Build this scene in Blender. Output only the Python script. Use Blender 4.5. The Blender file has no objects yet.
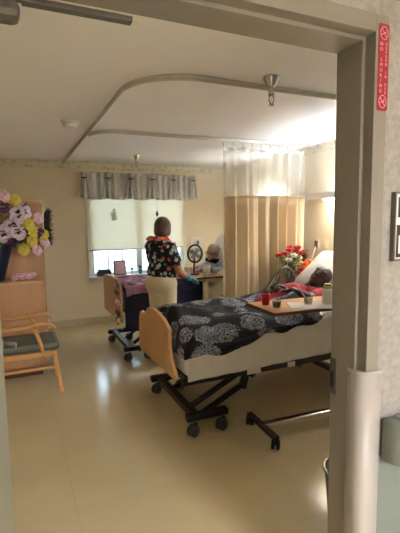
import bpy, bmesh, math, random
from mathutils import Vector, Matrix, noise
C = bpy.context.scene.collection
PI = math.pi
rnd = random.Random(7)

# ------------------------------------------------------------------ materials
def lin(c):
    return tuple(((v/255)/12.92 if v/255 <= .04045 else ((v/255+.055)/1.055)**2.4) for v in c)

def mat(name, rgb, rough=.6, metal=0, var=.06, scale=12, bump=0, bscale=60, coat=0, trans=0):
    m = bpy.data.materials.new(name); m.use_nodes = True
    nt = m.node_tree; b = nt.nodes['Principled BSDF']
    c = lin(rgb)
    b.inputs['Roughness'].default_value = rough
    b.inputs['Metallic'].default_value = metal
    b.inputs['Coat Weight'].default_value = coat
    b.inputs['Transmission Weight'].default_value = trans
    tc = nt.nodes.new('ShaderNodeTexCoord')
    n = nt.nodes.new('ShaderNodeTexNoise'); n.inputs['Scale'].default_value = scale; n.inputs['Detail'].default_value = 4
    nt.links.new(tc.outputs['Object'], n.inputs['Vector'])
    r = nt.nodes.new('ShaderNodeValToRGB')
    r.color_ramp.elements[0].position = .3; r.color_ramp.elements[1].position = .7
    r.color_ramp.elements[0].color = tuple(v*(1-var) for v in c)+(1,)
    r.color_ramp.elements[1].color = tuple(min(1, v*(1+var)) for v in c)+(1,)
    nt.links.new(n.outputs['Fac'], r.inputs['Fac']); nt.links.new(r.outputs['Color'], b.inputs['Base Color'])
    if bump:
        n2 = nt.nodes.new('ShaderNodeTexNoise'); n2.inputs['Scale'].default_value = bscale; n2.inputs['Detail'].default_value = 3
        nt.links.new(tc.outputs['Object'], n2.inputs['Vector'])
        bp = nt.nodes.new('ShaderNodeBump'); bp.inputs['Strength'].default_value = bump; bp.inputs['Distance'].default_value = .01
        nt.links.new(n2.outputs['Fac'], bp.inputs['Height']); nt.links.new(bp.outputs['Normal'], b.inputs['Normal'])
    return m

def ramp_node(nt, fac, stops, const=False):
    r = nt.nodes.new('ShaderNodeValToRGB'); cr = r.color_ramp
    if const: cr.interpolation = 'CONSTANT'
    while len(cr.elements) < len(stops): cr.elements.new(.5)
    for e, (p, c) in zip(cr.elements, stops):
        e.position = p; e.color = lin(c)+(1,)
    nt.links.new(fac, r.inputs['Fac'])
    return r

def mth(nt, op, a, b=None):
    n = nt.nodes.new('ShaderNodeMath'); n.operation = op
    for i, v in enumerate((a, b)):
        if v is None: continue
        if isinstance(v, (int, float)): n.inputs[i].default_value = v
        else: nt.links.new(v, n.inputs[i])
    return n.outputs[0]

def wood(name, a, b, axis=2, scale=3, rough=.4):
    m = mat(name, a, rough); nt = m.node_tree; bs = nt.nodes['Principled BSDF']
    tc = nt.nodes.new('ShaderNodeTexCoord'); mp = nt.nodes.new('ShaderNodeMapping')
    s = [scale*6]*3; s[axis] = scale*.5
    mp.inputs['Scale'].default_value = s
    n = nt.nodes.new('ShaderNodeTexNoise'); n.inputs['Scale'].default_value = 1.6; n.inputs['Detail'].default_value = 6; n.inputs['Distortion'].default_value = .6
    nt.links.new(tc.outputs['Object'], mp.inputs['Vector']); nt.links.new(mp.outputs['Vector'], n.inputs['Vector'])
    r = ramp_node(nt, n.outputs['Fac'], [(.3, b), (.7, a)])
    nt.links.new(r.outputs['Color'], bs.inputs['Base Color'])
    return m

M = {}
M['wall'] = mat('cream_wall_paint', (227, 212, 182), .75, var=.03, scale=3, bump=.08, bscale=90)
M['ceil'] = mat('ceiling_paint', (240, 236, 232), .85, var=.02, scale=2, bump=.05, bscale=120)
M['base'] = mat('baseboard_vinyl', (196, 182, 150), .5)
M['frame'] = mat('taupe_frame_paint', (130, 123, 113), .38, var=.03, bump=.04, bscale=25)
M['guard'] = mat('corner_guard_vinyl', (172, 164, 156), .42, var=.02)
M['green'] = mat('grey_green_vinyl', (112, 119, 112), .5, var=.03)
M['doorp'] = mat('door_paint', (168, 166, 146), .45, var=.03)
M['chrome'] = mat('chrome', (205, 205, 205), .18, 1, var=.02)
M['steel'] = mat('brushed_steel', (165, 163, 158), .35, 1, var=.05)
M['gunmetal'] = mat('closer_metal', (88, 82, 74), .5, .2)
M['black'] = mat('black_steel', (22, 22, 25), .45, var=.1)
M['rubber'] = mat('black_rubber', (18, 18, 18), .7)
M['greyrub'] = mat('grey_tyre', (75, 74, 74), .6)
M['brownsteel'] = mat('brown_steel', (58, 38, 32), .5)
M['white'] = mat('white_plastic', (228, 226, 218), .4, var=.02)
M['sheet'] = mat('white_sheet', (228, 222, 212), .85, var=.03, bump=.25, bscale=14)
M['pillow'] = mat('pillow_cotton', (228, 224, 216), .85, var=.02, bump=.3, bscale=16)
M['wood'] = wood('bed_panel_wood', (204, 158, 110), (194, 146, 98), 2, 2)
M['wood2'] = wood('far_panel_wood', (196, 162, 136), (186, 152, 126), 2, 2)
M['cab'] = wood('maple_laminate', (190, 142, 92), (179, 131, 83), 2, 2)
M['cabtop'] = wood('maple_top', (205, 160, 108), (194, 148, 98), 0, 2)
M['chairw'] = wood('chair_beech', (206, 152, 90), (188, 134, 76), 0, 4, .35)
M['tabletop'] = wood('table_oak', (206, 152, 96), (190, 136, 84), 0, 3, .4)
M['seat'] = mat('seat_vinyl', (90, 92, 78), .55, var=.08, scale=30)
M['navy'] = mat('navy_blanket', (22, 28, 58), .9, var=.15, bump=.2, bscale=30)
M['skin_m'] = mat('skin_medium', (190, 132, 104), .55, var=.04)
M['skin_d'] = mat('skin_dark', (70, 42, 32), .5, var=.08)
M['skin_l'] = mat('skin_pale', (202, 152, 128), .55, var=.04)
M['hair'] = mat('dark_brown_hair', (80, 58, 42), .5, var=.35, scale=60, bump=.6, bscale=120)
M['hairw'] = mat('grey_white_hair', (178, 170, 160), .6, var=.15, scale=60, bump=.5, bscale=120)
M['hairb'] = mat('black_stubble', (26, 20, 18), .8, var=.2, scale=90)
M['khaki'] = mat('cream_trousers', (232, 218, 190), .85, var=.04, bump=.25, bscale=18)
M['glove'] = mat('blue_nitrile', (40, 140, 178), .4)
M['red'] = mat('red_shirt', (168, 38, 52), .8, var=.12, bump=.2, bscale=20)
M['gown'] = mat('pale_blue_gown', (172, 188, 214), .85, var=.15, scale=40)
M['scarf'] = mat('black_fleece', (20, 22, 28), .9)
M['eye'] = mat('eye_white', (230, 226, 218), .2)
M['redcup'] = mat('red_plastic', (196, 30, 22), .25, trans=.25)
M['dark'] = mat('dark_drink', (26, 16, 18), .2)
M['paper'] = mat('paper', (226, 220, 210), .8, var=.02)
M['yellow'] = mat('yellow_label', (214, 190, 60), .5)
M['leaf'] = mat('leaf_green', (48, 92, 40), .5, var=.3, scale=30)
M['leafd'] = mat('leaf_dark', (30, 52, 34), .6, var=.3, scale=30)
M['vase'] = mat('navy_vase', (28, 34, 60), .3, coat=.4)
M['lilac'] = mat('lilac_petal', (204, 186, 204), .6, var=.2, scale=40)
M['purple'] = mat('purple_petal', (92, 36, 92), .6, var=.25, scale=40)
M['ypet'] = mat('yellow_petal', (206, 190, 70), .6, var=.15, scale=40)
M['pinkw'] = mat('pink_white_petal', (220, 176, 190), .6, var=.2, scale=40)
M['dpet'] = mat('dark_petal_heart', (40, 18, 44), .6)
M['rosered'] = mat('rose_red', (190, 34, 40), .6, var=.2, scale=60)
M['rosewhite'] = mat('rose_white', (232, 222, 212), .6)
M['orange'] = mat('orange_petal', (230, 128, 44), .6, var=.2, scale=60)
M['coral'] = mat('coral_petal', (238, 104, 84), .6, var=.25, scale=60)
M['brown'] = mat('brown_plush', (88, 54, 32), .9)
M['signred'] = mat('sign_red', (150, 18, 42), .4, var=.02)
M['signink'] = mat('sign_pink_white', (232, 160, 166), .5)
M['notice'] = mat('notice_frame_grey', (104, 98, 90), .4)
M['ink'] = mat('print_black', (44, 42, 42), .6)
M['ink2'] = mat('print_grey', (112, 108, 100), .6)
M['alu'] = mat('track_aluminium', (196, 190, 178), .35, .35)
M['light_ivory'] = mat('ivory_plastic', (224, 208, 168), .45)
M['darkplate'] = mat('dark_plate', (60, 48, 40), .5)
M['terracotta'] = mat('pot_blue', (86, 110, 128), .5)
M['binmetal'] = mat('bin_plastic', (150, 146, 138), .3, .5)

# floor: vinyl tiles, soft seams
def floor_mat():
    m = mat('vinyl_tile', (204, 186, 146), .17, var=.06, scale=1.6); nt = m.node_tree; b = nt.nodes['Principled BSDF']
    tc = nt.nodes.new('ShaderNodeTexCoord')
    mp = nt.nodes.new('ShaderNodeMapping'); mp.inputs['Location'].default_value = (-.227, .2, 0)
    nt.links.new(tc.outputs['Object'], mp.inputs['Vector'])
    br = nt.nodes.new('ShaderNodeTexBrick'); br.offset = 0
    br.inputs['Scale'].default_value = 1; br.inputs['Brick Width'].default_value = .6; br.inputs['Row Height'].default_value = .6
    br.inputs['Mortar Size'].default_value = .0022; br.inputs['Mortar Smooth'].default_value = .3
    br.inputs['Color1'].default_value = (.97, .97, .97, 1); br.inputs['Color2'].default_value = (1.02, 1.02, 1.02, 1)
    br.inputs['Mortar'].default_value = (.86, .85, .84, 1)
    nt.links.new(mp.outputs['Vector'], br.inputs['Vector'])
    old = b.inputs['Base Color'].links[0].from_socket
    mx = nt.nodes.new('ShaderNodeMix'); mx.data_type = 'RGBA'; mx.blend_type = 'MULTIPLY'; mx.inputs[0].default_value = 1
    nt.links.new(old, mx.inputs[6]); nt.links.new(br.outputs['Color'], mx.inputs[7])
    nt.links.new(mx.outputs[2], b.inputs['Base Color'])
    n = nt.nodes.new('ShaderNodeTexNoise'); n.inputs['Scale'].default_value = 7; n.inputs['Detail'].default_value = 3
    nt.links.new(tc.outputs['Object'], n.inputs['Vector'])
    bp = nt.nodes.new('ShaderNodeBump'); bp.inputs['Strength'].default_value = .03; bp.inputs['Distance'].default_value = .02
    nt.links.new(n.outputs['Fac'], bp.inputs['Height']); nt.links.new(bp.outputs['Normal'], b.inputs['Normal'])
    return m
M['floor'] = floor_mat()

def hallpaper():
    m = mat('hall_vinyl_paper', (178, 171, 162), .6, var=.02); nt = m.node_tree; b = nt.nodes['Principled BSDF']
    tc = nt.nodes.new('ShaderNodeTexCoord')
    n = nt.nodes.new('ShaderNodeTexVoronoi'); n.inputs['Scale'].default_value = 55
    n2 = nt.nodes.new('ShaderNodeTexNoise'); n2.inputs['Scale'].default_value = 45; n2.inputs['Detail'].default_value = 3
    nt.links.new(tc.outputs['Object'], n.inputs['Vector']); nt.links.new(tc.outputs['Object'], n2.inputs['Vector'])
    r = ramp_node(nt, n2.outputs['Fac'], [(.35, (138, 133, 127)), (.65, (154, 149, 142))])
    nt.links.new(r.outputs['Color'], b.inputs['Base Color'])
    bp = nt.nodes.new('ShaderNodeBump'); bp.inputs['Strength'].default_value = .35; bp.inputs['Distance'].default_value = .004
    nt.links.new(n.outputs['Distance'], bp.inputs['Height']); nt.links.new(bp.outputs['Normal'], b.inputs['Normal'])
    return m
M['hallpaper'] = hallpaper()

def border_mat():
    m = mat('floral_border', (206, 192, 156), .7); nt = m.node_tree; b = nt.nodes['Principled BSDF']
    tc = nt.nodes.new('ShaderNodeTexCoord')
    v = nt.nodes.new('ShaderNodeTexVoronoi'); v.inputs['Scale'].default_value = 15
    nt.links.new(tc.outputs['Object'], v.inputs['Vector'])
    r = ramp_node(nt, v.outputs['Distance'], [(.1, (184, 172, 146)), (.3, (204, 192, 160)), (.6, (218, 208, 180))])
    nt.links.new(r.outputs['Color'], b.inputs['Base Color'])
    return m
M['border'] = border_mat()

def lacy_blanket():
    m = mat('black_medallion_print', (18, 19, 26), .9); nt = m.node_tree; b = nt.nodes['Principled BSDF']
    tc = nt.nodes.new('ShaderNodeTexCoord')
    mp = nt.nodes.new('ShaderNodeMapping'); mp.inputs['Scale'].default_value = (1, 1.5, 1.5)
    nt.links.new(tc.outputs['Object'], mp.inputs['Vector'])
    v = nt.nodes.new('ShaderNodeTexVoronoi'); v.inputs['Scale'].default_value = 4.0; v.inputs['Randomness'].default_value = .6
    nt.links.new(mp.outputs['Vector'], v.inputs['Vector'])
    n = nt.nodes.new('ShaderNodeTexNoise'); n.inputs['Scale'].default_value = 26; n.inputs['Detail'].default_value = 4; n.inputs['Distortion'].default_value = 1.5
    nt.links.new(tc.outputs['Object'], n.inputs['Vector'])
    dist = mth(nt, 'ADD', v.outputs['Distance'], mth(nt, 'MULTIPLY', mth(nt, 'SUBTRACT', n.outputs['Fac'], .5), .28))
    disc = mth(nt, 'LESS_THAN', dist, .50)
    rings = mth(nt, 'SINE', mth(nt, 'MULTIPLY', dist, 62))
    v2 = nt.nodes.new('ShaderNodeTexVoronoi'); v2.inputs['Scale'].default_value = 42; v2.feature = 'DISTANCE_TO_EDGE'
    nt.links.new(tc.outputs['Object'], v2.inputs['Vector'])
    lace = mth(nt, 'LESS_THAN', v2.outputs['Distance'], .10)
    pat = mth(nt, 'MULTIPLY', disc, mth(nt, 'MAXIMUM', mth(nt, 'GREATER_THAN', rings, .55), lace))
    n3 = nt.nodes.new('ShaderNodeTexNoise'); n3.inputs['Scale'].default_value = 16
    nt.links.new(tc.outputs['Object'], n3.inputs['Vector'])
    pat = mth(nt, 'MULTIPLY', pat, mth(nt, 'MULTIPLY', n3.outputs['Fac'], 1.25))
    r = ramp_node(nt, pat, [(0, (17, 18, 26)), (.9, (168, 172, 184))])
    nt.links.new(r.outputs['Color'], b.inputs['Base Color'])
    return m
M['blanket'] = lacy_blanket()

def floral(name, bg, cols, scale, thr=.36):
    m = mat(name, bg, .85); nt = m.node_tree; b = nt.nodes['Principled BSDF']
    tc = nt.nodes.new('ShaderNodeTexCoord')
    v = nt.nodes.new('ShaderNodeTexVoronoi'); v.inputs['Scale'].default_value = scale
    n = nt.nodes.new('ShaderNodeTexNoise'); n.inputs['Scale'].default_value = scale*3
    nt.links.new(tc.outputs['Object'], v.inputs['Vector']); nt.links.new(tc.outputs['Object'], n.inputs['Vector'])
    d = mth(nt, 'ADD', v.outputs['Distance'], mth(nt, 'MULTIPLY', mth(nt, 'SUBTRACT', n.outputs['Fac'], .5), .5))
    msk = mth(nt, 'LESS_THAN', d, thr)
    sep = nt.nodes.new('ShaderNodeSeparateColor'); nt.links.new(v.outputs['Color'], sep.inputs['Color'])
    k = len(cols)
    r = ramp_node(nt, sep.outputs['Red'], [(i/k, c) for i, c in enumerate(cols)], True)
    mx = nt.nodes.new('ShaderNodeMix'); mx.data_type = 'RGBA'
    nt.links.new(msk, mx.inputs[0]); mx.inputs[6].default_value = lin(bg)+(1,)
    nt.links.new(r.outputs['Color'], mx.inputs[7]); nt.links.new(mx.outputs[2], b.inputs['Base Color'])
    return m
M['shirt'] = floral('black_floral_shirt', (16, 18, 26), [(206, 212, 216), (130, 160, 186), (196, 96, 88), (190, 198, 200), (96, 130, 150), (210, 214, 214)], 19, .42)
M['pinkfl'] = floral('pink_floral_throw', (160, 120, 150), [(214, 170, 190), (96, 74, 120), (204, 196, 206), (170, 96, 130)], 9, .42)

def stripe_mat():
    m = mat('striped_valance', (170, 164, 154), .9); nt = m.node_tree; b = nt.nodes['Principled BSDF']
    tc = nt.nodes.new('ShaderNodeTexCoord'); sp = nt.nodes.new('ShaderNodeSeparateXYZ')
    nt.links.new(tc.outputs['Object'], sp.inputs['Vector'])
    s = mth(nt, 'ADD', mth(nt, 'MULTIPLY', mth(nt, 'SINE', mth(nt, 'MULTIPLY', sp.outputs['X'], 70)), .35), .5)
    n = nt.nodes.new('ShaderNodeTexNoise'); n.inputs['Scale'].default_value = 35
    nt.links.new(tc.outputs['Object'], n.inputs['Vector'])
    f = mth(nt, 'ADD', s, mth(nt, 'MULTIPLY', mth(nt, 'SUBTRACT', n.outputs['Fac'], .5), .9))
    r = ramp_node(nt, f, [(.1, (180, 175, 168)), (.5, (206, 201, 193)), (.9, (224, 220, 212))])
    nt.links.new(r.outputs['Color'], b.inputs['Base Color'])
    return m
M['valance'] = stripe_mat()

def cloth_trans(name, rgb, t, mixf, mesh=False, vis=.5):
    m = bpy.data.materials.new(name); m.use_nodes = True; nt = m.node_tree
    for n in list(nt.nodes): nt.nodes.remove(n)
    out = nt.nodes.new('ShaderNodeOutputMaterial')
    d = nt.nodes.new('ShaderNodeBsdfDiffuse'); d.inputs['Color'].default_value = lin(rgb)+(1,)
    tr = nt.nodes.new('ShaderNodeBsdfTranslucent'); tr.inputs['Color'].default_value = lin(t)+(1,)
    mx = nt.nodes.new('ShaderNodeMixShader'); mx.inputs[0].default_value = mixf
    nt.links.new(d.outputs[0], mx.inputs[1]); nt.links.new(tr.outputs[0], mx.inputs[2])
    last = mx
    if mesh:
        tp = nt.nodes.new('ShaderNodeBsdfTransparent')
        m2 = nt.nodes.new('ShaderNodeMixShader'); m2.inputs[0].default_value = vis
        nt.links.new(tp.outputs[0], m2.inputs[1]); nt.links.new(mx.outputs[0], m2.inputs[2]); last = m2
    nt.links.new(last.outputs[0], out.inputs['Surface'])
    return m
M['angel'] = cloth_trans('white_translucent_plastic', (240, 238, 230), (240, 236, 224), .5)
M['blind'] = cloth_trans('roller_shade_fabric', (222, 208, 184), (212, 190, 160), .22)
M['curtain'] = cloth_trans('beige_curtain_cloth', (234, 216, 184), (222, 200, 162), .25)
M['mesh'] = cloth_trans('white_curtain_mesh', (236, 232, 222), (230, 226, 216), .45, True, .55)

def glass(name, tint=(235, 245, 245), gl=.06):
    m = bpy.data.materials.new(name); m.use_nodes = True; nt = m.node_tree
    for n in list(nt.nodes): nt.nodes.remove(n)
    out = nt.nodes.new('ShaderNodeOutputMaterial')
    tp = nt.nodes.new('ShaderNodeBsdfTransparent'); tp.inputs['Color'].default_value = lin(tint)+(1,)
    g = nt.nodes.new('ShaderNodeBsdfGlossy'); g.inputs['Roughness'].default_value = .05
    mx = nt.nodes.new('ShaderNodeMixShader'); mx.inputs[0].default_value = gl
    nt.links.new(tp.outputs[0], mx.inputs[1]); nt.links.new(g.outputs[0], mx.inputs[2]); nt.links.new(mx.outputs[0], out.inputs['Surface'])
    return m
M['glass'] = glass('window_glass'); M['clear'] = glass('clear_plastic', (225, 228, 226), .12)

def emit(name, rgb, s):
    m = bpy.data.materials.new(name); m.use_nodes = True
    b = m.node_tree.nodes['Principled BSDF']; b.inputs['Base Color'].default_value = lin(rgb)+(1,)
    b.inputs['Emission Color'].default_value = lin(rgb)+(1,); b.inputs['Emission Strength'].default_value = s
    return m
LAMP_UP, LAMP_DN, HALL = 76, 22, 80.0
M['lampup'] = emit('lamp_up_tube', (222, 234, 255), LAMP_UP)
M['lampdn'] = emit('lamp_down_lens', (250, 246, 236), LAMP_DN)
M['lampfar'] = emit('far_lamp_tube', (226, 236, 255), 19)
M['halllamp'] = emit('hall_lamp_lens', (236, 242, 255), HALL)

def ground_mat():
    m = mat('outdoor_ground', (190, 205, 215), .9); nt = m.node_tree; b = nt.nodes['Principled BSDF']
    tc = nt.nodes.new('ShaderNodeTexCoord'); mp = nt.nodes.new('ShaderNodeMapping'); mp.inputs['Scale'].default_value = (.25, .9, 1)
    nt.links.new(tc.outputs['Object'], mp.inputs['Vector'])
    n = nt.nodes.new('ShaderNodeTexNoise'); n.inputs['Scale'].default_value = 1; n.inputs['Detail'].default_value = 3
    nt.links.new(mp.outputs['Vector'], n.inputs['Vector'])
    r = ramp_node(nt, n.outputs['Fac'], [(.38, (96, 128, 120)), (.48, (150, 180, 196)), (.62, (228, 236, 240))])
    nt.links.new(r.outputs['Color'], b.inputs['Base Color'])
    return m
M['ground'] = ground_mat()

# ------------------------------------------------------------------ builders
ORG = {}
def box(bm, lo, hi, mi=0, T=None):
    vs = []
    for x in (lo[0], hi[0]):
        for y in (lo[1], hi[1]):
            for z in (lo[2], hi[2]):
                p = Vector((x, y, z)); vs.append(bm.verts.new(T @ p if T else p))
    for f in ((0, 1, 3, 2), (4, 6, 7, 5), (0, 4, 5, 1), (2, 3, 7, 6), (0, 2, 6, 4), (1, 5, 7, 3)):
        bm.faces.new([vs[i] for i in f]).material_index = mi

def obar(bm, p, q, w, h, mi=0):
    """rectangular bar from p to q, w across, h upright"""
    p, q = Vector(p), Vector(q); d = (q-p); L = d.length; d.normalize()
    up = Vector((0, 0, 1)) if abs(d.z) < .99 else Vector((0, 1, 0))
    s = d.cross(up).normalized(); u = s.cross(d)
    T = Matrix((( *[d.x, s.x, u.x], p.x), (d.y, s.y, u.y, p.y), (d.z, s.z, u.z, p.z), (0, 0, 0, 1)))
    box(bm, (0, -w/2, -h/2), (L, w/2, h/2), mi, T)

def ring(bm, c, a, b, r, n, ry=None):
    ry = r if ry is None else ry
    return [bm.verts.new(Vector(c)+a*(r*math.cos(2*PI*i/n))+b*(ry*math.sin(2*PI*i/n))) for i in range(n)]

def tube(bm, pts, r, n=10, mi=0, closed=False, caps=True):
    pts = [Vector(p) for p in pts]; R = r if isinstance(r, (list, tuple)) else [r]*len(pts)
    rings = []; prev = None
    for i, p in enumerate(pts):
        if closed: d = pts[(i+1) % len(pts)]-pts[i-1]
        else: d = pts[min(i+1, len(pts)-1)]-pts[max(i-1, 0)]
        d.normalize()
        if prev is None:
            a = d.orthogonal().normalized()
        else:
            a = (prev-d*prev.dot(d))
            a = a.normalized() if a.length > 1e-6 else d.orthogonal().normalized()
        prev = a
        rings.append(ring(bm, p, a, d.cross(a), R[i], n))
    m = len(rings)
    for i in range(m if closed else m-1):
        A, B = rings[i], rings[(i+1) % m]
        for k in range(n): bm.faces.new((A[k], A[(k+1) % n], B[(k+1) % n], B[k])).material_index = mi
    if caps and not closed:
        bm.faces.new(rings[0][::-1]).material_index = mi; bm.faces.new(rings[-1]).material_index = mi

def cyl(bm, p, q, r, n=20, mi=0): tube(bm, [p, q], r, n, mi)

def lathe(bm, c, prof, n=28, mi=0, axis=Vector((0, 0, 1)), cap=True):
    c = Vector(c); a = axis.orthogonal().normalized() if abs(axis.z) < .99 else Vector((1, 0, 0)); b = axis.cross(a)
    rs = [ring(bm, c+axis*z, a, b, max(r, 1e-4), n) for r, z in prof]
    for A, B in zip(rs, rs[1:]):
        for k in range(n): bm.faces.new((A[k], A[(k+1) % n], B[(k+1) % n], B[k])).material_index = mi
    if cap:
        bm.faces.new(rs[0][::-1]).material_index = mi; bm.faces.new(rs[-1]).material_index = mi

def ball(bm, c, r, mi=0, u=14, v=10, T=None):
    r = (r, r, r) if isinstance(r, (int, float)) else r
    mt = Matrix.Translation(Vector(c)) @ (T.to_4x4() if T else Matrix()) @ Matrix.Diagonal((*r, 1))
    res = bmesh.ops.create_uvsphere(bm, u_segments=u, v_segments=v, radius=1, matrix=mt)
    for vert in res['verts']:
        for f in vert.link_faces: f.material_index = mi

def prism(bm, poly, d, mi=0):
    """poly: 3-D points of a planar outline, d: extrusion vector"""
    d = Vector(d); A = [bm.verts.new(Vector(p)) for p in poly]; B = [bm.verts.new(Vector(p)+d) for p in poly]
    n = len(A)
    bm.faces.new(A).material_index = mi; bm.faces.new(B[::-1]).material_index = mi
    for i in range(n): bm.faces.new((A[i], B[i], B[(i+1) % n], A[(i+1) % n])).material_index = mi

def grid(bm, f, nu, nv, mi=0):
    V = [[bm.verts.new(Vector(f(i/nu, j/nv))) for j in range(nv+1)] for i in range(nu+1)]
    for i in range(nu):
        for j in range(nv): bm.faces.new((V[i][j], V[i+1][j], V[i+1][j+1], V[i][j+1])).material_index = mi

def BM(): return bmesh.new()

def obj(name, bm, mats, parent=None, org=None, smooth=False, bevel=0, solid=0, sub=0, remesh=0, label=None, local=False):
    """link ONE mesh object; vertices are given in world space, the origin is the root's base"""
    if not isinstance(mats, (list, tuple)): mats = [mats]
    o0 = Vector((0, 0, 0)) if local else (ORG[parent.name] if parent is not None else Vector(org or (0, 0, 0)))
    if o0.length: bmesh.ops.translate(bm, verts=bm.verts, vec=-o0)
    bmesh.ops.recalc_face_normals(bm, faces=bm.faces)
    me = bpy.data.meshes.new(name); bm.to_mesh(me); bm.free()
    for m in mats: me.materials.append(m)
    if smooth:
        for p in me.polygons: p.use_smooth = True
    o = bpy.data.objects.new(name, me); C.objects.link(o)
    if parent is not None: o.parent = parent; ORG[o.name] = ORG[parent.name]
    else: o.location = o0; ORG[o.name] = o0
    if solid:
        md = o.modifiers.new('solid', 'SOLIDIFY'); md.thickness = solid; md.offset = 0
    if remesh:
        md = o.modifiers.new('remesh', 'REMESH'); md.mode = 'VOXEL'; md.voxel_size = remesh; md.use_smooth_shade = True
        s = o.modifiers.new('smooth', 'SMOOTH'); s.factor = .5; s.iterations = 4
    if sub:
        md = o.modifiers.new('sub', 'SUBSURF'); md.levels = md.render_levels = sub
    if bevel:
        md = o.modifiers.new('bevel', 'BEVEL'); md.width = bevel; md.segments = 2; md.limit_method = 'ANGLE'; md.angle_limit = .7
        md.harden_normals = False
    if label: o['label'] = label
    return o

def tag(o, label, cat, group=None):
    o['label'] = label; o['category'] = cat
    if group: o['group'] = group
    return o

def thing(name, label, cat, loc, group=None, rotz=0):
    o = bpy.data.objects.new(name, None); C.objects.link(o); o.location = loc; o.rotation_euler = (0, 0, rotz)
    o.empty_display_size = .1
    ORG[o.name] = Vector(loc) if not rotz else Vector((0, 0, 0))
    return tag(o, label, cat, group)

def structure(name, bm, m, **k):
    o = obj(name, bm, m, **k)
    o['kind'] = 'structure'
    return o

def bx(*boxes):
    bm = BM()
    for lo, hi in boxes: box(bm, lo, hi)
    return bm

# ------------------------------------------------------------------ setting
XL, XR, YB, YF, CZ = -.34, 3.36, 6.414, 1.16, 2.44
YH = 1.008                                    # hall face of the door wall
JX0, JX1, JZ = -.085, 1.037, 2.10             # clear opening
structure('floor', bx(((-2.2, -5.6, -.1), (3.6, 6.6, 0))), M['floor'])
structure('ceiling', bx(((XL-.1, YF-.02, CZ), (XR+.1, YB+.1, CZ+.1))), M['ceil'])
structure('wall_right', bx(((XR, YF, 0), (XR+.12, YB+.12, CZ))), M['wall'])
structure('wall_left', bx(((XL-.12, YF, 0), (XL, YB+.12, CZ))), M['wall'])
WX0, WX1, WZ0, WZ1 = 1.05, 2.56, .735, 2.06   # window opening
structure('wall_back', bx(((XL, YB, 0), (WX0, YB+.12, CZ)), ((WX1, YB, 0), (XR, YB+.12, CZ)),
                          ((WX0, YB, 0), (WX1, YB+.12, WZ0)), ((WX0, YB, WZ1), (WX1, YB+.12, CZ))), M['wall'])
fw = .016
structure('wall_front', bx(((-2.2, YH, 0), (JX0-fw, YF, CZ)), ((JX1+fw, YH, 0), (3.5, YF, CZ)),
                           ((JX0-fw, YH, JZ+fw), (JX1+fw, YF, CZ))), [M['hallpaper']])
structure('ceiling_hall', bx(((-2.2, -5.6, CZ), (3.5, YF-.02, CZ+.1))), M['ceil'])
structure('wall_hall', bx(((-2.2, -5.7, 0), (3.5, -5.6, CZ))), M['hallpaper'])
structure('wall_hall_left', bx(((-2.3, -5.6, 0), (-2.2, YH, CZ))), M['hallpaper'])
structure('wall_hall_right', bx(((3.5, -5.6, 0), (3.6, YH, CZ))), M['hallpaper'])
structure('baseboard_back', bx(((XL, YB-.012, 0), (XR, YB, .10))), M['base'], bevel=.004)
structure('baseboard_right', bx(((XR-.012, YF, 0), (XR, YB, .10))), M['base'], bevel=.004)
structure('baseboard_left', bx(((XL, YF, 0), (XL+.012, YB, .10))), M['base'], bevel=.004)
structure('trim_1', bx(((XL, YB-.004, 2.335), (XR, YB, CZ))), M['border'])
structure('trim_2', bx(((XR-.004, YF, 2.335), (XR, YB, CZ))), M['border'])
structure('trim_3', bx(((XL, YF, 2.335), (XL+.004, YB, CZ))), M['border'])

# hollow-metal door frame: hall face, reveal, stop
def door_frame():
    bm = BM(); t = .003
    rx0, rx1, rz = JX0-fw, JX1+fw, JZ+fw
    # linings (reveal and rabbet) and raised stops, plus the flat hall face
    for s, rx, jx in ((-1, rx0, JX0), (1, rx1, JX1)):
        box(bm, (min(rx, jx), 1.042, 0), (max(rx, jx), 1.157, rz))           # stop
        box(bm, (min(rx, rx-s*t), YH-.004, 0), (max(rx, rx-s*t), 1.163, rz))  # lining
        box(bm, (min(rx-s*t, rx+s*.05), YH-.006, 0), (max(rx-s*t, rx+s*.05), YH-.0005, rz+.05))   # hall face
    box(bm, (JX0, 1.042, JZ), (JX1, 1.157, rz))
    box(bm, (rx0, YH-.004, rz-t), (rx1, 1.163, rz))
    box(bm, (rx0+t, YH-.006, rz-t), (rx1-t, YH-.0005, rz+.05))
    return bm
structure('trim_4', door_frame(), M['frame'], bevel=.002)
# wainscot of the hall wall
structure('trim_5', bx(((1.118, YH-.006, 0), (3.5, YH-.0005, .72))), M['green'])

# open door, seen along its face
d = structure('door_1', bx(((-.128, 1.172, .012), (-.083, 2.235, 2.09))), M['doorp'], bevel=.002, org=(-.105, 1.172, 0))
bm = BM(); cyl(bm, (-.083, 2.165, .965), (-.076, 2.165, .965), .028)
obj('handle_rose', bm, M['steel'], d, smooth=False, bevel=.002)
bm = BM(); tube(bm, [(-.08, 2.165, .965), (-.035, 2.165, .965), (-.024, 2.155, .965), (-.024, 2.085, .962)], [.008, .008, .008, .006], 12)
obj('lever_handle', bm, M['chrome'], d, smooth=True)
bm = BM(); box(bm, (-.115, 2.2345, .90), (-.096, 2.2375, 1.03)); obj('latch_plate', bm, M['steel'], d)

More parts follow.
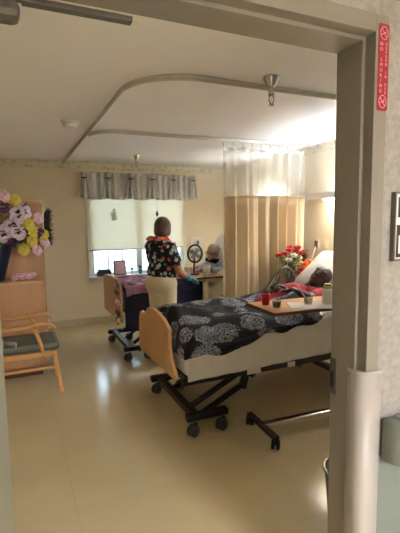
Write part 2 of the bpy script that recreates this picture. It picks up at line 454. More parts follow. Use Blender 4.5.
# window: frame, panes, sill
w = bpy.data.objects.new('window_1', None); C.objects.link(w); w['kind'] = 'structure'; w.location = (1.8, YB, WZ0); ORG[w.name] = Vector(w.location)
bm = BM(); t = .05; y0, y1 = YB+.02, YB+.09
box(bm, (WX0, y0, WZ0), (WX0+t, y1, WZ1)); box(bm, (WX1-t, y0, WZ0), (WX1, y1, WZ1))
box(bm, (WX0+t, y0, WZ0), (WX1-t, y1, WZ0+.045)); box(bm, (WX0+t, y0, WZ1-t), (WX1-t, y1, WZ1))
box(bm, (1.76, y0, WZ0+.045), (1.86, y1, WZ1-t))
obj('window_frame', bm, M['white'], w, bevel=.004)
for a, b in ((WX0+t, 1.76), (1.86, WX1-t)):
    bm = BM()
    for k in (1, 2): box(bm, (a+(b-a)*k/3-.011, y0+.02, WZ0+.045), (a+(b-a)*k/3+.011, y0+.045, WZ1-t))
    for z in (1.32, 1.66): box(bm, (a, y0+.021, z-.011), (b, y0+.044, z+.011))
    obj('muntin_grid', bm, M['white'], w)
    bm = BM(); box(bm, (a, y0+.03, WZ0+.045), (b, y0+.034, WZ1-t)); obj('window_pane', bm, M['glass'], w)
bm = BM(); box(bm, (WX0-.06, YB-.10, WZ0-.03), (WX1+.06, YB+.02, WZ0)); obj('window_sill', bm, M['white'], w, bevel=.006)
bm = BM()
for a, b in ((WX0-.05, WX0), (WX1, WX1+.05)): box(bm, (a, YB-.014, WZ0), (b, YB-.0005, WZ1+.05))
box(bm, (WX0, YB-.014, WZ1), (WX1, YB-.0005, WZ1+.05)); box(bm, (WX0-.05, YB-.014, WZ0-.09), (WX1+.05, YB-.0005, WZ0-.031))
obj('window_casing', bm, M['white'], w, bevel=.003)
structure('ground_outside', bx(((-40, YB+.3, -.7), (60, 90, -.6))), M['ground'])

# ------------------------------------------------------------------ window dressing
r = thing('roller_shade', 'cream roller shade pulled most of the way down over the window', 'window shade', (1.8, YB-.03, 1.12))
bm = BM(); grid(bm, lambda u, v: (1.02+1.57*u, YB-.035, 1.14+.93*v), 4, 4); obj('shade_fabric', bm, M['blind'], r)
bm = BM(); cyl(bm, (1.02, YB-.035, 1.13), (2.59, YB-.035, 1.13), .012, 12); obj('bottom_bar', bm, M['white'], r, smooth=True)
bm = BM(); cyl(bm, (1.02, YB-.045, 2.09), (2.59, YB-.045, 2.09), .022, 14); obj('roller', bm, M['white'], r, smooth=True)

r = thing('window_valance', 'grey striped pleated valance with gathered tails above the window', 'valance', (1.85, YB-.1, 1.87))
VX0, VX1, VT, VB = .975, 2.695, 2.285, 1.895
step = (VX1-VX0)/5
for k in range(5):
    a = VX0+step*k
    def f(u, v, a=a):
        x = a+step*u; sc = math.sin(PI*u)
        return (x, YB-.105-.018*math.cos(u*6*PI)*(1-.3*v)-.02*sc*v, VT-(VT-VB)*v+.01*v-(.022*sc-.0)*v)
    bm = BM(); grid(bm, f, 40, 10); obj('valance_panel', bm, M['valance'], r, smooth=True, solid=.004)
for k in range(6):
    x = VX0+step*k; w0 = .055
    def f(u, v, x=x):
        wd = (.035+.0*v) if v < .22 else .035+.062*((v-.22)/.78)
        if v < .22: wd = .05-.015*(v/.22)
        s = (u-.5)*2
        return (x+wd*s, YB-.155-.018*math.cos(s*7.5)*(1 if v > .1 else .6)-.012*v+.03*abs(s), VT-(VT-VB-.0)*v+.05*abs(s)*v*v*.6)
    bm = BM(); grid(bm, f, 26, 14); obj('gathered_tail', bm, M['valance'], r, smooth=True, solid=.004)
    bm = BM(); tube(bm, [(x-.04, YB-.165, VT-.085), (x, YB-.185, VT-.088), (x+.04, YB-.165, VT-.085)], .011, 8); obj('tie_band', bm, M['notice'], r, smooth=True)
bm = BM(); box(bm, (VX0-.03, YB-.10, VT-.03), (VX1+.03, YB-.001, VT-.005)); obj('valance_board', bm, M['white'], r)

r = thing('angel_ornament', 'small white angel suncatcher hanging in front of the roller shade', 'ornament', (1.415, YB-.06, 1.57))
bm = BM(); lathe(bm, (1.415, YB-.06, 1.56), [(.042, .02), (.034, .06), (.016, .13), (.012, .15)], 14)
for s in (-1, 1): prism(bm, [(1.415+s*.01, YB-.055, 1.69), (1.415+s*.05, YB-.055, 1.725), (1.415+s*.06, YB-.055, 1.66), (1.415+s*.03, YB-.055, 1.62)], (0, .008, 0))
obj('angel_body', bm, M['angel'], r)
bm = BM(); ball(bm, (1.415, YB-.06, 1.735), .022); obj('angel_head', bm, M['angel'], r, smooth=True)
bm = BM(); cyl(bm, (1.415, YB-.06, 1.755), (1.415, YB-.06, 1.89), .0025, 6); obj('hanging_thread', bm, M['white'], r)
r = thing('glass_ornament', 'small dark teardrop suncatcher hanging before the shade above the standing carer', 'ornament', (2.1, YB-.06, 1.66))
bm = BM(); lathe(bm, (2.1, YB-.06, 1.63), [(.004, 0), (.024, .03), (.018, .06), (.004, .10)], 12); obj('teardrop', bm, M['darkplate'], r, smooth=True)
bm = BM(); cyl(bm, (2.1, YB-.06, 1.73), (2.1, YB-.06, 1.89), .003, 6); obj('hanging_thread', bm, M['white'], r)

# things on the sill
def plant(x, y, z, r0, h0, lf, label, potm):
    t = thing('potted_plant', label, 'plant', (x, y, z), 'plants on the window sill')
    bm = BM(); lathe(bm, (x, y, z), [(r0*.7, 0), (r0, h0), (r0*1.08, h0), (r0*1.08, h0*1.12)], 18); obj('plant_pot', bm, potm, t)
    bm = BM()
    for k in range(lf):
        a = rnd.uniform(0, 2*PI); q = rnd.uniform(.3, 1); L = r0*1.5
        base = Vector((x, y, z+h0)); tip = base+Vector((math.cos(a)*L*q*.8, -abs(math.sin(a))*L*q*.35+.01, rnd.uniform(.5, 1.5)*L))
        s = Vector((-math.sin(a), math.cos(a), 0))*.014
        mid = base.lerp(tip, .55)+Vector((0, 0, .012))
        v = [bm.verts.new(p) for p in (base, mid+s, tip, mid-s)]; bm.faces.new(v)
    obj('foliage', bm, M['leaf'], t, solid=.002)
plant(1.665, YB-.055, WZ0, .028, .05, 16, 'smallest green plant on the window sill, just right of the picture frame', M['white'])
plant(1.80, YB-.053, WZ0, .035, .06, 26, 'bushy green plant in a blue pot on the sill, middle of three plants', M['terracotta'])
plant(1.93, YB-.055, WZ0, .032, .05, 22, 'low green plant on the sill, nearest to the standing carer', M['terracotta'])
r = thing('photo_frame', 'dark framed picture standing on the window sill', 'picture frame', (1.46, YB-.06, WZ0))
T = Matrix.Translation((1.47, YB-.075, WZ0)) @ Matrix.Rotation(-.12, 4, 'X')
bm = BM()
for lo, hi in (((-.095, 0, 0), (-.078, .014, .23)), ((.078, 0, 0), (.095, .014, .23)), ((-.078, 0, 0), (.078, .014, .018)), ((-.078, 0, .212), (.078, .014, .23))): box(bm, lo, hi, 0, T)
obj('picture_frame', bm, M['brown'], r)
bm = BM(); box(bm, (-.078, .004, .018), (.078, .010, .212), 0, T); box(bm, (-.045, .002, .05), (.045, .0045, .17), 1, T); obj('picture', bm, [M['pinkw'], M['lilac']], r)
bm = BM(); box(bm, (1.12, YB-.09, WZ0), (1.33, YB-.005, WZ0+.075)); box(bm, (1.14, YB-.08, WZ0+.075), (1.32, YB-.01, WZ0+.10))
tag(obj('book_stack', bm, M['darkplate'], bevel=.004, org=(1.22, YB-.05, WZ0)), 'dark flat pile of books lying on the left of the sill', 'books')

r = thing('wall_picture', 'small white framed picture on the back wall right of the window', 'picture', (2.79, YB, 1.10))
bm = BM()
for lo, hi in (((2.69, YB-.02, 1.10), (2.71, YB, 1.28)), ((2.87, YB-.02, 1.10), (2.89, YB, 1.28)), ((2.71, YB-.02, 1.10), (2.87, YB, 1.118)), ((2.71, YB-.02, 1.262), (2.87, YB, 1.28))): box(bm, lo, hi)
obj('picture_frame', bm, M['white'], r)
bm = BM(); box(bm, (2.71, YB-.012, 1.118), (2.87, YB-.004, 1.262)); ball(bm, (2.765, YB-.012, 1.19), (.03, .003, .035), 1); ball(bm, (2.82, YB-.012, 1.19), (.028, .003, .04), 2)
obj('picture', bm, [M['paper'], M['lilac'], M['ink2']], r)

# ------------------------------------------------------------------ ceiling hardware
def track(name, pts, label):
    bm = BM(); P = [Vector(p) for p in pts]
    tube(bm, P, .009, 8)
    t = thing(name, label, 'curtain track', (P[0].x, P[0].y, CZ-.03))
    obj('rail', bm, M['alu'], t, smooth=True)
    bm = BM()
    tube(bm, [p+Vector((0, 0, .017)) for p in P], .012, 6); obj('flange', bm, M['alu'], t)
zt = CZ-.033
arc = [(1.11-.40*math.cos(a), 2.84-.41*math.sin(a), zt) for a in [PI/2*i/14 for i in range(15)]]
track('curtain_track', [(.71, YB-.01, zt), (.71, 4.8, zt), (.71, 3.6, zt)]+arc+[(2.0, 2.43, zt), (XR-.01, 2.43, zt)], 'long ceiling curtain track that bends around the near bed, with no curtain')
arc2 = [(.99-.25*math.cos(a), 4.34-.25*math.sin(a), zt) for a in [PI/2*i/10 for i in range(11)]]
track('curtain_track', arc2+[(1.6, 4.09, zt), (XR-.01, 4.09, zt)], 'ceiling curtain track between the two beds that carries the beige curtain')

def sprinkler(x, y, s, label):
    t = thing('fire_sprinkler', label, 'sprinkler', (x, y, CZ-.2*s), 'ceiling sprinklers')
    bm = BM(); lathe(bm, (x, y, CZ-.06*s), [(.026*s, 0), (.03*s, .01*s), (.05*s, .045*s), (.055*s, .06*s)], 24); obj('escutcheon', bm, M['chrome'], t, smooth=True, bevel=.002)
    bm = BM(); lathe(bm, (x, y, CZ-.115*s), [(.012*s, 0), (.020*s, .005*s), (.020*s, .03*s), (.014*s, .032*s), (.014*s, .055*s)], 16); obj('sprinkler_body', bm, M['chrome'], t)
    bm = BM()
    for q in (-1, 1): tube(bm, [(x+q*.014*s, y, CZ-.115*s), (x+q*.02*s, y, CZ-.14*s), (x+q*.005*s, y, CZ-.165*s)], .004*s, 8)
    obj('sprinkler_arms', bm, M['chrome'], t, smooth=True)
    bm = BM(); lathe(bm, (x, y, CZ-.175*s), [(.018*s, 0), (.018*s, .003*s), (.006*s, .012*s)], 16); obj('deflector', bm, M['steel'], t)
sprinkler(1.537, 2.30, 1, 'large chrome fire sprinkler hanging from the ceiling by the near curtain track')
sprinkler(1.553, 5.54, .9, 'small distant fire sprinkler on the ceiling above the window valance')
r = thing('smoke_detector', 'round white smoke detector on the ceiling left of the curtain tracks', 'smoke detector', (.51, 3.92, CZ-.05))
bm = BM(); lathe(bm, (.51, 3.92, CZ-.022), [(.074, 0), (.080, .022)], 28); obj('mounting_ring', bm, M['white'], r)
bm = BM(); lathe(bm, (.51, 3.92, CZ-.052), [(.035, 0), (.064, .008), (.067, .03)], 28); obj('detector_body', bm, M['white'], r, smooth=True)

# ------------------------------------------------------------------ cubicle curtain
CY = 4.09
r = thing('cubicle_curtain', 'beige hospital privacy curtain with white mesh top hanging between the beds', 'curtain', (2.7, CY, .35))
def wave(x, z=2.4):
    u = (x-2.12)/1.075; k = min(1, (2.40-z)/.7)
    q = u+.10*k*k*max(0, u-.45)*1.6       # folds of the right half run down to the left
    amp = .030+.030*math.exp(-((u-.08)/.13)**2)+.045*math.exp(-((u-.75)/.16)**2)
    return amp*math.sin(q*46)+.022*math.sin(q*17+.6)+.012*math.sin(q*83+2)
def cf(z0, z1):
    def f(u, v):
        x = 2.12+1.075*u; z = z0+(z1-z0)*v; k = min(1, (2.38-z)/.6)
        sag = 0
        xx = x+.02*math.sin(z*2+x*5)*k
        return (xx+.05*k*(1-u)*0, CY+wave(x, z)*(.35+.65*k)+.02*k*math.sin(x*5+z*2), z)
    return f
bm = BM(); grid(bm, cf(.35, 1.82), 170, 14); obj('curtain_cloth', bm, M['curtain'], r, smooth=True, solid=.002)
def mf(u, v):
    x, y, z = cf(1.82, 2.36)(u, v)
    s = abs(math.sin(PI*u*9)); return (x, y, z-.028*s*v**6)
bm = BM(); grid(bm, mf, 170, 10); obj('curtain_mesh', bm, M['mesh'], r, smooth=True)
def bandf(z0, z1, off=0):
    f0 = cf(z0, z1)
    return lambda u, v: (lambda p: (p[0], p[1]-.004, p[2]))(f0(u, v))
bm = BM(); grid(bm, bandf(1.80, 1.83), 170, 1); obj('curtain_seam', bm, M['curtain'], r, smooth=True)
def hemf(u, v):
    x, y, z = cf(2.33, 2.36)(u, v); s = abs(math.sin(PI*u*9)); return (x, y-.003, z-.028*s)
bm = BM(); grid(bm, hemf, 170, 1); obj('mesh_hem', bm, M['white'], r, smooth=True)
for k in range(10):
    u = min(.999, k/9); x, y, z = mf(u, 1)
    bm = BM(); tube(bm, [(x, y, z-.012), (x+.006, CY, z+.008), (x, CY, z+.03), (x, CY, CZ-.045)], .0035, 6); obj('curtain_hook', bm, M['steel'], r, smooth=True)

# ------------------------------------------------------------------ right wall fittings
def wall_lamp(ya, yb, z, label, up, dn):
    t = thing('overbed_light', label, 'wall lamp', (XR, (ya+yb)/2, z), 'wall lamps over the beds')
    bm = BM(); x1 = XR-.001; lt = min(1.15, yb-ya-.6)
    prism(bm, [(x1, ya, z), (x1-.02, ya, z+.012), (x1-.115, ya, z+.012), (x1-.125, ya, z+.02), (x1-.125, ya, z+.09), (x1-.118, ya, z+.09), (x1-.112, ya, z+.03), (x1-.012, ya, z+.03), (x1-.012, ya, z+.09), (x1, ya, z+.09)], (0, yb-ya, 0))
    obj('lamp_housing', bm, M['white'], t, bevel=.002)
    for q in (ya, yb-.006):
        bm = BM(); box(bm, (x1-.124, q, z+.013), (x1-.001, q+.006, z+.089)); obj('end_cap', bm, M['white'], t)
    bm = BM(); cyl(bm, (XR-.075, yb-.55-lt, z+.055), (XR-.075, yb-.55, z+.055), .013, 10); obj('lamp_tube', bm, up, t, smooth=True)
    bm = BM(); box(bm, (x1-.112, yb-.35-lt, z+.006), (x1-.06, yb-.35, z+.0115)); obj('lamp_lens', bm, dn, t)
wall_lamp(2.2, 4.15, 1.765, 'lit white strip lamp on the right wall above the near bed', M['lampup'], M['lampdn'])
wall_lamp(4.6, 5.9, 1.765, 'lit white strip lamp on the right wall behind the privacy curtain', M['lampfar'], M['lampdn'])
def plate(y, z, m, label, name, cat, cord=False):
    t = thing(name, label, cat, (XR, y, z))
    bm = BM(); box(bm, (XR-.008, y-.04, z-.06), (XR-.0005, y+.04, z+.06)); obj('cover_plate', bm, M['light_ivory'], t, bevel=.003)
    bm = BM()
    if cord: box(bm, (XR-.02, y-.024, z-.045), (XR-.008, y+.024, z+.04))
    else:
        box(bm, (XR-.011, y-.016, z-.039), (XR-.008, y+.016, z+.039))
    obj('socket_face', bm, m, t, bevel=.002)
    if cord:
        bm = BM(); tube(bm, [(XR-.02, y, z-.03), (XR-.04, y+.01, z-.1), (XR-.05, y+.04, z-.2), (XR-.08, y+.05, z-.3)], .005, 8); obj('call_cord', bm, M['white'], t, smooth=True)
plate(4.03, 1.25, M['darkplate'], 'dark nurse call point with white cord on the right wall', 'call_point', 'call button', True)
plate(3.87, 1.245, M['white'], 'ivory outlet plate on the right wall beside the dark call point', 'wall_outlet', 'outlet')

# ------------------------------------------------------------------ beds
def castor(bm_f, bm_w, x, y, r, ang=0):
    ca, sa = math.cos(ang), math.sin(ang)
    ax = Vector((-sa, ca, 0))
    for s in (-1, 1):
        c = Vector((x, y, r))+ax*(s*.017)
        cyl(bm_w, c-ax*.010, c+ax*.010, r, 22)
    tube(bm_f, [(x, y, r), (x+.025*ca, y+.025*sa, r*1.6), (x+.025*ca, y+.025*sa, r*2.1)], [.012, .018, .016], 10)
    cyl(bm_f, Vector((x, y, r))-ax*.03, Vector((x, y, r))+ax*.03, .008, 8)

def hospital_bed(x0, yc, zt, label, wm, outline, back_ang, xo, L, th, far_rail):
    """x0: foot panel, yc: centre line, zt: mattress top"""
    b = thing('hospital_bed', label, 'bed', (x0+1.05, yc, 0), 'hospital beds')
    hw = .47
    # foot panel traced as a board with shouldered top corners
    bm = BM(); prism(bm, [(x0, yc+y, z) for y, z in outline], (.03, 0, 0)); obj('footboard', bm, wm, b, bevel=.009)
    bm = BM(); prism(bm, [(x0+2.20, yc+y, z+.1) for y, z in outline], (.03, 0, 0)); obj('headboard', bm, wm, b, bevel=.009)
    # deck frame
    zf = zt-th-.028
    bm = BM()
    for s in (-1, 1): box(bm, (x0+.06, yc+s*.43-.02, zf-.03), (x0+2.12, yc+s*.43+.02, zf+.015))
    for q in (.10, .75, 1.1, 2.05): box(bm, (x0+q, yc-.41, zf-.025), (x0+q+.04, yc+.41, zf+.01))
    box(bm, (x0+.031, yc-.30, zf-.02), (x0+.06, yc-.22, zf+.01)); box(bm, (x0+.031, yc+.22, zf-.02), (x0+.06, yc+.30, zf+.01))
    obj('deck_frame', bm, M['black'], b, bevel=.004)
    for q0, q1 in ((.58, .70), (.95, 1.02)):
        bm = BM(); box(bm, (x0+q0, yc-.453, zf-.028), (x0+q1, yc-.4505, zf+.012)); obj('warning_label', bm, M['paper'], b)
    # wheeled base: foot and head skids with a cross beam, and parallel lifting arms
    for xs in (.09 if far_rail[0][1] < .701 and yc < 4 else .03, 1.66):
        bm = BM()
        box(bm, (x0+xs+.05, yc-.40, .10), (x0+xs+.11, yc+.40, .15)); obj('cross_beam', bm, M['brownsteel'], b, bevel=.004)
        for s in (-1, 1):
            bm = BM(); box(bm, (x0+xs, yc+s*.42-.03, .105), (x0+xs+.33, yc+s*.42+.03, .155)); obj('skid', bm, M['black'], b, bevel=.006)
            for q in (.04, .27):
                bf, bw = BM(), BM(); castor(bf, bw, x0+xs+q, yc+s*.42-.03, .043, .45)
                cw = obj('castor', bf, M['black'], b, smooth=True); obj('wheel', bw, M['greyrub'], cw, bevel=.004)
    for xs, xe in ((.18, .66), (1.78, 2.08)):
        for s in (-1, 1):
            bm = BM(); obar(bm, (x0+xs, yc+s*.29, .15), (x0+xe+.01, yc+s*.29, zf-.035), .035, .034); obj('lift_arm', bm, M['black'], b, bevel=.004)
            bm = BM(); obar(bm, (x0+xs+.05, yc+s*.29, .055), (x0+xe-.02, yc+s*.29, zf-.165), .035, .034); obj('lift_arm', bm, M['black'], b, bevel=.004)
            bm = BM(); obar(bm, (x0+xe+.02, yc+s*.29, zf-.01), (x0+xe-.03, yc+s*.29, zf-.20), .045, .05); obj('arm_bracket', bm, M['black'], b, bevel=.004)
        bm = BM(); cyl(bm, (x0+xe, yc-.40, zf-.06), (x0+xe, yc+.40, zf-.06), .022, 14); obj('pivot_shaft', bm, M['black'], b, smooth=True)
    bm = BM(); obar(bm, (x0+.40, yc-.1, zf-.06), (x0+.86, yc-.1, .24), .05, .05); cyl(bm, (x0+.72, yc-.1, .30), (x0+.55, yc-.1, zf-.02), .03, 14); obj('lift_motor', bm, M['black'], b, bevel=.004)
    # mattress: flat foot section, raised back section
    ca, sa = math.cos(back_ang), math.sin(back_ang); xh = x0+xo
    prof_top = [(x0+.085, zt), (xh-.08, zt), (xh+.03, zt+.015)]+[(xh+L*t*ca, zt+L*t*sa) for t in (.12, .4, .7, 1)]
    nx, nz = -sa, ca
    prof_bot = [(xh+L*t*ca-nx*th, zt+L*t*sa-nz*th) for t in (1, .7, .4, .22)]+[(xh, zt-th), (x0+.085, zt-th)]
    bm = BM(); prism(bm, [(x, yc-.45, z) for x, z in prof_top+prof_bot], (0, .90, 0)); obj('mattress', bm, M['sheet'], b, bevel=.035)
    bm = BM()
    box(bm, (x0+.09, yc-.42, zt-th-.022), (xh-.02, yc+.42, zt-th-.003)); obj('foot_deck', bm, M['black'], b)
    bm = BM(); obar(bm, (xh-nx*(th+.03)+.08*ca, yc, zt+.08*sa-nz*(th+.03)), (xh+L*ca-nx*(th+.03), yc, zt+L*sa-nz*(th+.03)), .86, .03); obj('back_deck', bm, M['black'], b)
    bm = BM(); obar(bm, (xh+.5*ca-nx*(th+.05), yc, zt+.5*sa-nz*(th+.05)), (xh+.60, yc, zf), .08, .04); obj('back_strut', bm, M['black'], b)
    # bent-tube side rails of the back section
    for s, pts in ((1, far_rail), (-1, None)):
        y = yc+s*.50
        if pts is None: pts = [(x0+1.42, zt-.12), (x0+1.46, zt-.02), (x0+1.52, zt+.01), (x0+1.98, zt+.10), (x0+2.06, zt+.06), (x0+2.08, zt-.06)]
        bm = BM(); tube(bm, [(x, y, z) for x, z in pts], .016, 10)
        o = obj('side_rail', bm, M['gunmetal'], b, smooth=True)
        bm = BM(); (xa, za), (xb, zb) = pts[0], pts[-1]
        tube(bm, [(xa, y, za), (xb, y, zb)], .015, 8)
        for q in (.25, .5, .75):
            i = q*(len(pts)-1); k = int(i); i -= k
            tx, tz = pts[k][0]+(pts[min(k+1, len(pts)-1)][0]-pts[k][0])*i, pts[k][1]+(pts[min(k+1, len(pts)-1)][1]-pts[k][1])*i
            tube(bm, [(xa+(xb-xa)*q, y, za+(zb-za)*q), (tx, y, tz)], .011, 8)
        obj('rail_bars', bm, M['gunmetal'], o, smooth=True)
        bm = BM(); xm_ = (xa+xb)/2; obar(bm, (xm_, y, (za+zb)/2), (xm_, yc+s*.44, zf), .03, .02); obj('rail_bracket', bm, M['black'], o)
    return b

near_outline = [(-.455, .45), (-.425, .49), (-.35, .585), (-.325, .64), (-.325, .775), (-.22, .825), (-.115, .850), (.02, .862), (.13, .852), (.19, .838), (.24, .795), (.33, .775), (.37, .78), (.41, .765), (.44, .72), (.46, .58), (.455, .435), (.42, .42), (-.41, .435)]
hospital_bed(.97, 3.08, .72, 'near hospital bed with tan wooden footboard and black wheeled base', M['wood'], near_outline, .17, .92, 1.15, .28,
             [(2.20, .70), (2.34, .85), (2.47, .99), (2.53, 1.045), (2.60, 1.05), (2.66, 1.0), (2.70, .86)])
far_outline = [(-.46, .46), (-.46, .82), (-.43, .88), (-.36, .893), (-.24, .91), (0, .925), (.24, .91), (.36, .893), (.43, .88), (.46, .82), (.46, .46), (.43, .44), (-.43, .44)]
hospital_bed(1.02, 4.90, .77, 'far hospital bed by the window with pinkish wooden footboard', M['wood2'], far_outline, .62, 1.10, .98, .22,
             [(2.20, .70), (2.24, .78), (2.32, .82), (2.62, .86), (2.70, .82), (2.72, .74)])

def lump(x, y, s=1): return noise.noise(Vector((x*3.1*s, y*3.7*s, .3)))*.035+noise.noise(Vector((x*8*s, y*9*s, 2.3)))*.014

# blankets
def interp(pts, x):
    if x <= pts[0][0]: return pts[0][1]
    for (a, b), (c, d) in zip(pts, pts[1:]):
        if x <= c: return b+(d-b)*(x-a)/(c-a)
    return pts[-1][1]
hem = [(.91, .67), (1.0, .635), (1.08, .61), (1.19, .60), (1.32, .60), (1.44, .61), (1.60, .67), (1.73, .725), (1.915, .757), (2.1, .785)]
def bed_top(x): return .72 if x < 1.89 else .72+(x-1.89)*.172
def nb0(x, v):
    ya, yb = 3.55, 2.612
    bt = bed_top(x)
    if v < .66:
        t = v/.66; y = ya+(yb-ya)*t
        e = math.sin(min(1, min(t, 1-t)/.16)*PI/2)
        legs = .05*(math.exp(-((y-2.97)/.09)**2)+math.exp(-((y-3.20)/.09)**2))
        if x < 1.20: legs += .02*math.exp(-((y-3.08)/.2)**2)
        z = bt+.015+(.07+legs)*e+lump(x, y)*1.2*e
        return (x, y, max(z, bt+.012))
    t = (v-.66)/.34; h = min(interp(hem, x), bt-.02)+.012*math.sin(x*23)
    y = yb-.035*math.sin(min(1, t*1.6)*PI/2)-.014*t*math.sin(x*19)-abs(lump(x, t))*.6
    return (x, y, bt+.015+(h-bt-.015)*t)
def nb(u, v):
    x = 1.025+1.19*u
    if u < .07:
        p = nb0(1.025+1.19*.07, v); k = u/.07
        zl = min(p[2]-.005, .60); q = math.sin(k*PI/2)
        return (1.022+(p[0]-1.022)*(1-math.cos(k*PI/2)), p[1], zl+(p[2]-zl)*q)
    return nb0(x, v)
bm = BM(); grid(bm, nb, 100, 60)
tag(obj('patterned_blanket', bm, M['blanket'], smooth=True, solid=.012, org=(1.6, 3.08, .72)), 'black blanket with white lacy medallions over the near bed', 'blanket')
def fb(u, v):
    x = 1.065+1.0*u
    ya, yb = 5.36, 4.43
    if v < .55:
        t = v/.55; y = ya+(yb-ya)*t; e = math.sin(min(1, min(t, 1-t)/.12)*PI/2)
        return (x, y, .782+(.03+.03*math.exp(-((y-4.90)/.25)**2))*e+abs(lump(x, y, 1.3))*.35*e)
    t = (v-.55)/.45
    return (x, yb-.022-.018*t*math.sin(x*16)-.01*math.sin(t*PI), .782+(.345-.782)*t)
bm = BM(); grid(bm, fb, 60, 46)
tag(obj('navy_blanket', bm, M['navy'], smooth=True, solid=.010, org=(1.55, 4.9, .77)), 'plain navy blanket hanging down the side of the far bed', 'blanket')
def pb(u, v):
    x = 1.07+.52*u
    ya, yb = 5.28, 4.40
    if v < .8:
        t = v/.8; y = ya+(yb-ya)*t
        q = fb((x-1.065)/1.0, min(.549, max(0, (5.36-y)/(5.36-4.43)*.55)))
        return (x, y, max(q[2], .80)+.022+.03*abs(noise.noise(Vector((x*7, y*6, 5))))+.01)
    t = (v-.8)/.2; return (x, yb-.012-.02*t*math.sin(x*22)**2, .83-(.08+.02*math.sin(x*14))*t)
bm = BM(); grid(bm, pb, 40, 40)
tag(obj('floral_throw', bm, M['pinkfl'], smooth=True, solid=.012, org=(1.35, 4.9, .8)), 'pink floral throw bunched across the top of the far bed', 'blanket')

def pillow(c, ang, size, label, name='pillow', tilt=0):
    bm = BM(); a, b_, h = size
    T = Matrix.Translation(Vector(c)) @ Matrix.Rotation(-ang, 4, 'Y') @ Matrix.Rotation(tilt, 4, 'X')
    n = 24
    for s in (1, -1):
        def f(u, v):
            X, Y = u*2-1, v*2-1
            k = (1-abs(X)**3.2)*(1-abs(Y)**3.2); z = h*max(0, k)**.5
            cx = 1-.07*(1-abs(Y))*abs(X); cy = 1-.07*(1-abs(X))*abs(Y)
            return T @ Vector((a*X*cx, b_*Y*cy, s*z+.012*noise.noise(Vector((X*2, Y*2, s)))*k))
        grid(bm, f, n, n)
    bmesh.ops.remove_doubles(bm, verts=bm.verts, dist=.0015)
    return tag(obj(name, bm, M['pillow'], smooth=True, org=c), label, 'pillow')
def hs(u, v):
    x = 1.06+1.52*u; t = v
    return (x, 2.624-.004*math.sin(x*31)*t-.006*t, bed_top(x)-.03+(.415+.035*u-bed_top(x)+.03)*t)
bm = BM(); grid(bm, hs, 60, 10)
tag(obj('bed_sheet', bm, M['sheet'], smooth=True, solid=.003, org=(1.8, 2.62, .45)), 'white sheet hanging down the side of the near bed below the patterned blanket', 'sheet')
ca, sa = math.cos(.17), math.sin(.17)
pillow((1.89+1.00*ca-sa*.20, 3.18, .72+1.00*sa+ca*.155), .68, (.26, .37, .085), 'plump white pillow under the head of the patient in the near bed')
ca2, sa2 = math.cos(.62), math.sin(.62)
pillow((2.12+.62*ca2-sa2*.09, 4.90, .77+.62*sa2+ca2*.09), .85, (.24, .36, .085), 'white pillow behind the grey-haired patient in the far bed')

# lei on the far foot panel
r = thing('flower_lei', 'bright flower lei hanging down the corner of the far footboard', 'flower lei', (1.0, 4.52, .47))
bm = BM(); loop = []
for k in range(24):
    a = 2*PI*k/24; loop.append((1.006, 4.50+.055*math.sin(a), .665+.225*math.cos(a)))
tube(bm, loop, .004, 6, closed=True); obj('lei_string', bm, M['leaf'], r)
cols = [M['orange'], M['rosewhite'], M['leaf'], M['pinkw'], M['rosered'], M['terracotta']]
def blossom(bm, c, rr, nrm=Vector((-1, 0, 0)), petals=5, mi=0):
    nrm = nrm.normalized(); a = nrm.orthogonal().normalized(); b = nrm.cross(a); c = Vector(c)
    for k in range(petals):
        t = 2*PI*k/petals; d = a*math.cos(t)+b*math.sin(t)
        ball(bm, c+d*rr*.55, (rr*.5, rr*.5, rr*.28), mi, 8, 6)
    ball(bm, c+nrm*rr*.2, rr*.28, mi, 8, 6)
for k in range(12):
    p = loop[k*2]; bm = BM(); blossom(bm, (p[0]-.004, p[1], p[2]), .036); obj('lei_blossom', bm, cols[k % 6], r, smooth=True)

# ------------------------------------------------------------------ tables
def overbed(origin, rot, zt, L, W, label, colm, x_foot, mast, foot_chrome):
    """local: x along the top from its left end, y towards the room's back"""
    t = thing('overbed_table', label, 'table', origin, 'overbed tables', rotz=rot)
    def o(name, bm, m, par=None, **k): 
        return obj(name, bm, m, par or t, local=True, **k)
    bm = BM(); box(bm, (0, -W/2, zt-.022), (L, W/2, zt)); o('tabletop', bm, M['tabletop'], bevel=.008)
    bm = BM(); e = .004
    for lo, hi in (((-e, -W/2, zt-.024), (.004, W/2, zt-.002)), ((0, -W/2-e, zt-.024), (L, -W/2+.002, zt-.002))): box(bm, lo, hi)
    o('edge_band', bm, M['brown'])
    xm, ym = mast
    bm = BM(); box(bm, (xm-.03, ym-.02, .09), (xm+.03, ym+.02, zt-.06)); o('column', bm, colm, bevel=.004)
    bm = BM(); box(bm, (min(xm, L*.35), -.03 if abs(ym) < .1 else min(ym, 0)-.02, zt-.06), (max(xm+.05, L*.6), .03 if abs(ym) < .1 else max(ym, 0)+.02, zt-.022)); o('support_arm', bm, colm, bevel=.003)
    bm = BM(); box(bm, (x_foot, ym-.022, .065), (xm+.03, ym+.022, .10)); o('base_rail', bm, foot_chrome, bevel=.004)
    for xf in (x_foot, xm+.04):
        bm = BM(); box(bm, (xf-.022, ym-.20, .065), (xf+.022, ym+.20, .095)); f = o('base_foot', bm, M['brownsteel'] if foot_chrome is M['chrome'] else colm, bevel=.005)
        for s in (-1, 1):
            bf, bw = BM(), BM(); castor(bf, bw, xf, ym+s*.185, .033, .9)
            c = o('castor', bf, M['black'], f, smooth=True); o('wheel', bw, M['rubber'], c, bevel=.003)
    return t
overbed((1.573, 2.49, 0), -.06, .925, .80, .40, 'overbed table with wood top beside the near bed, cups and paper on it', M['steel'], -.02, (.72, -.075), M['chrome'])
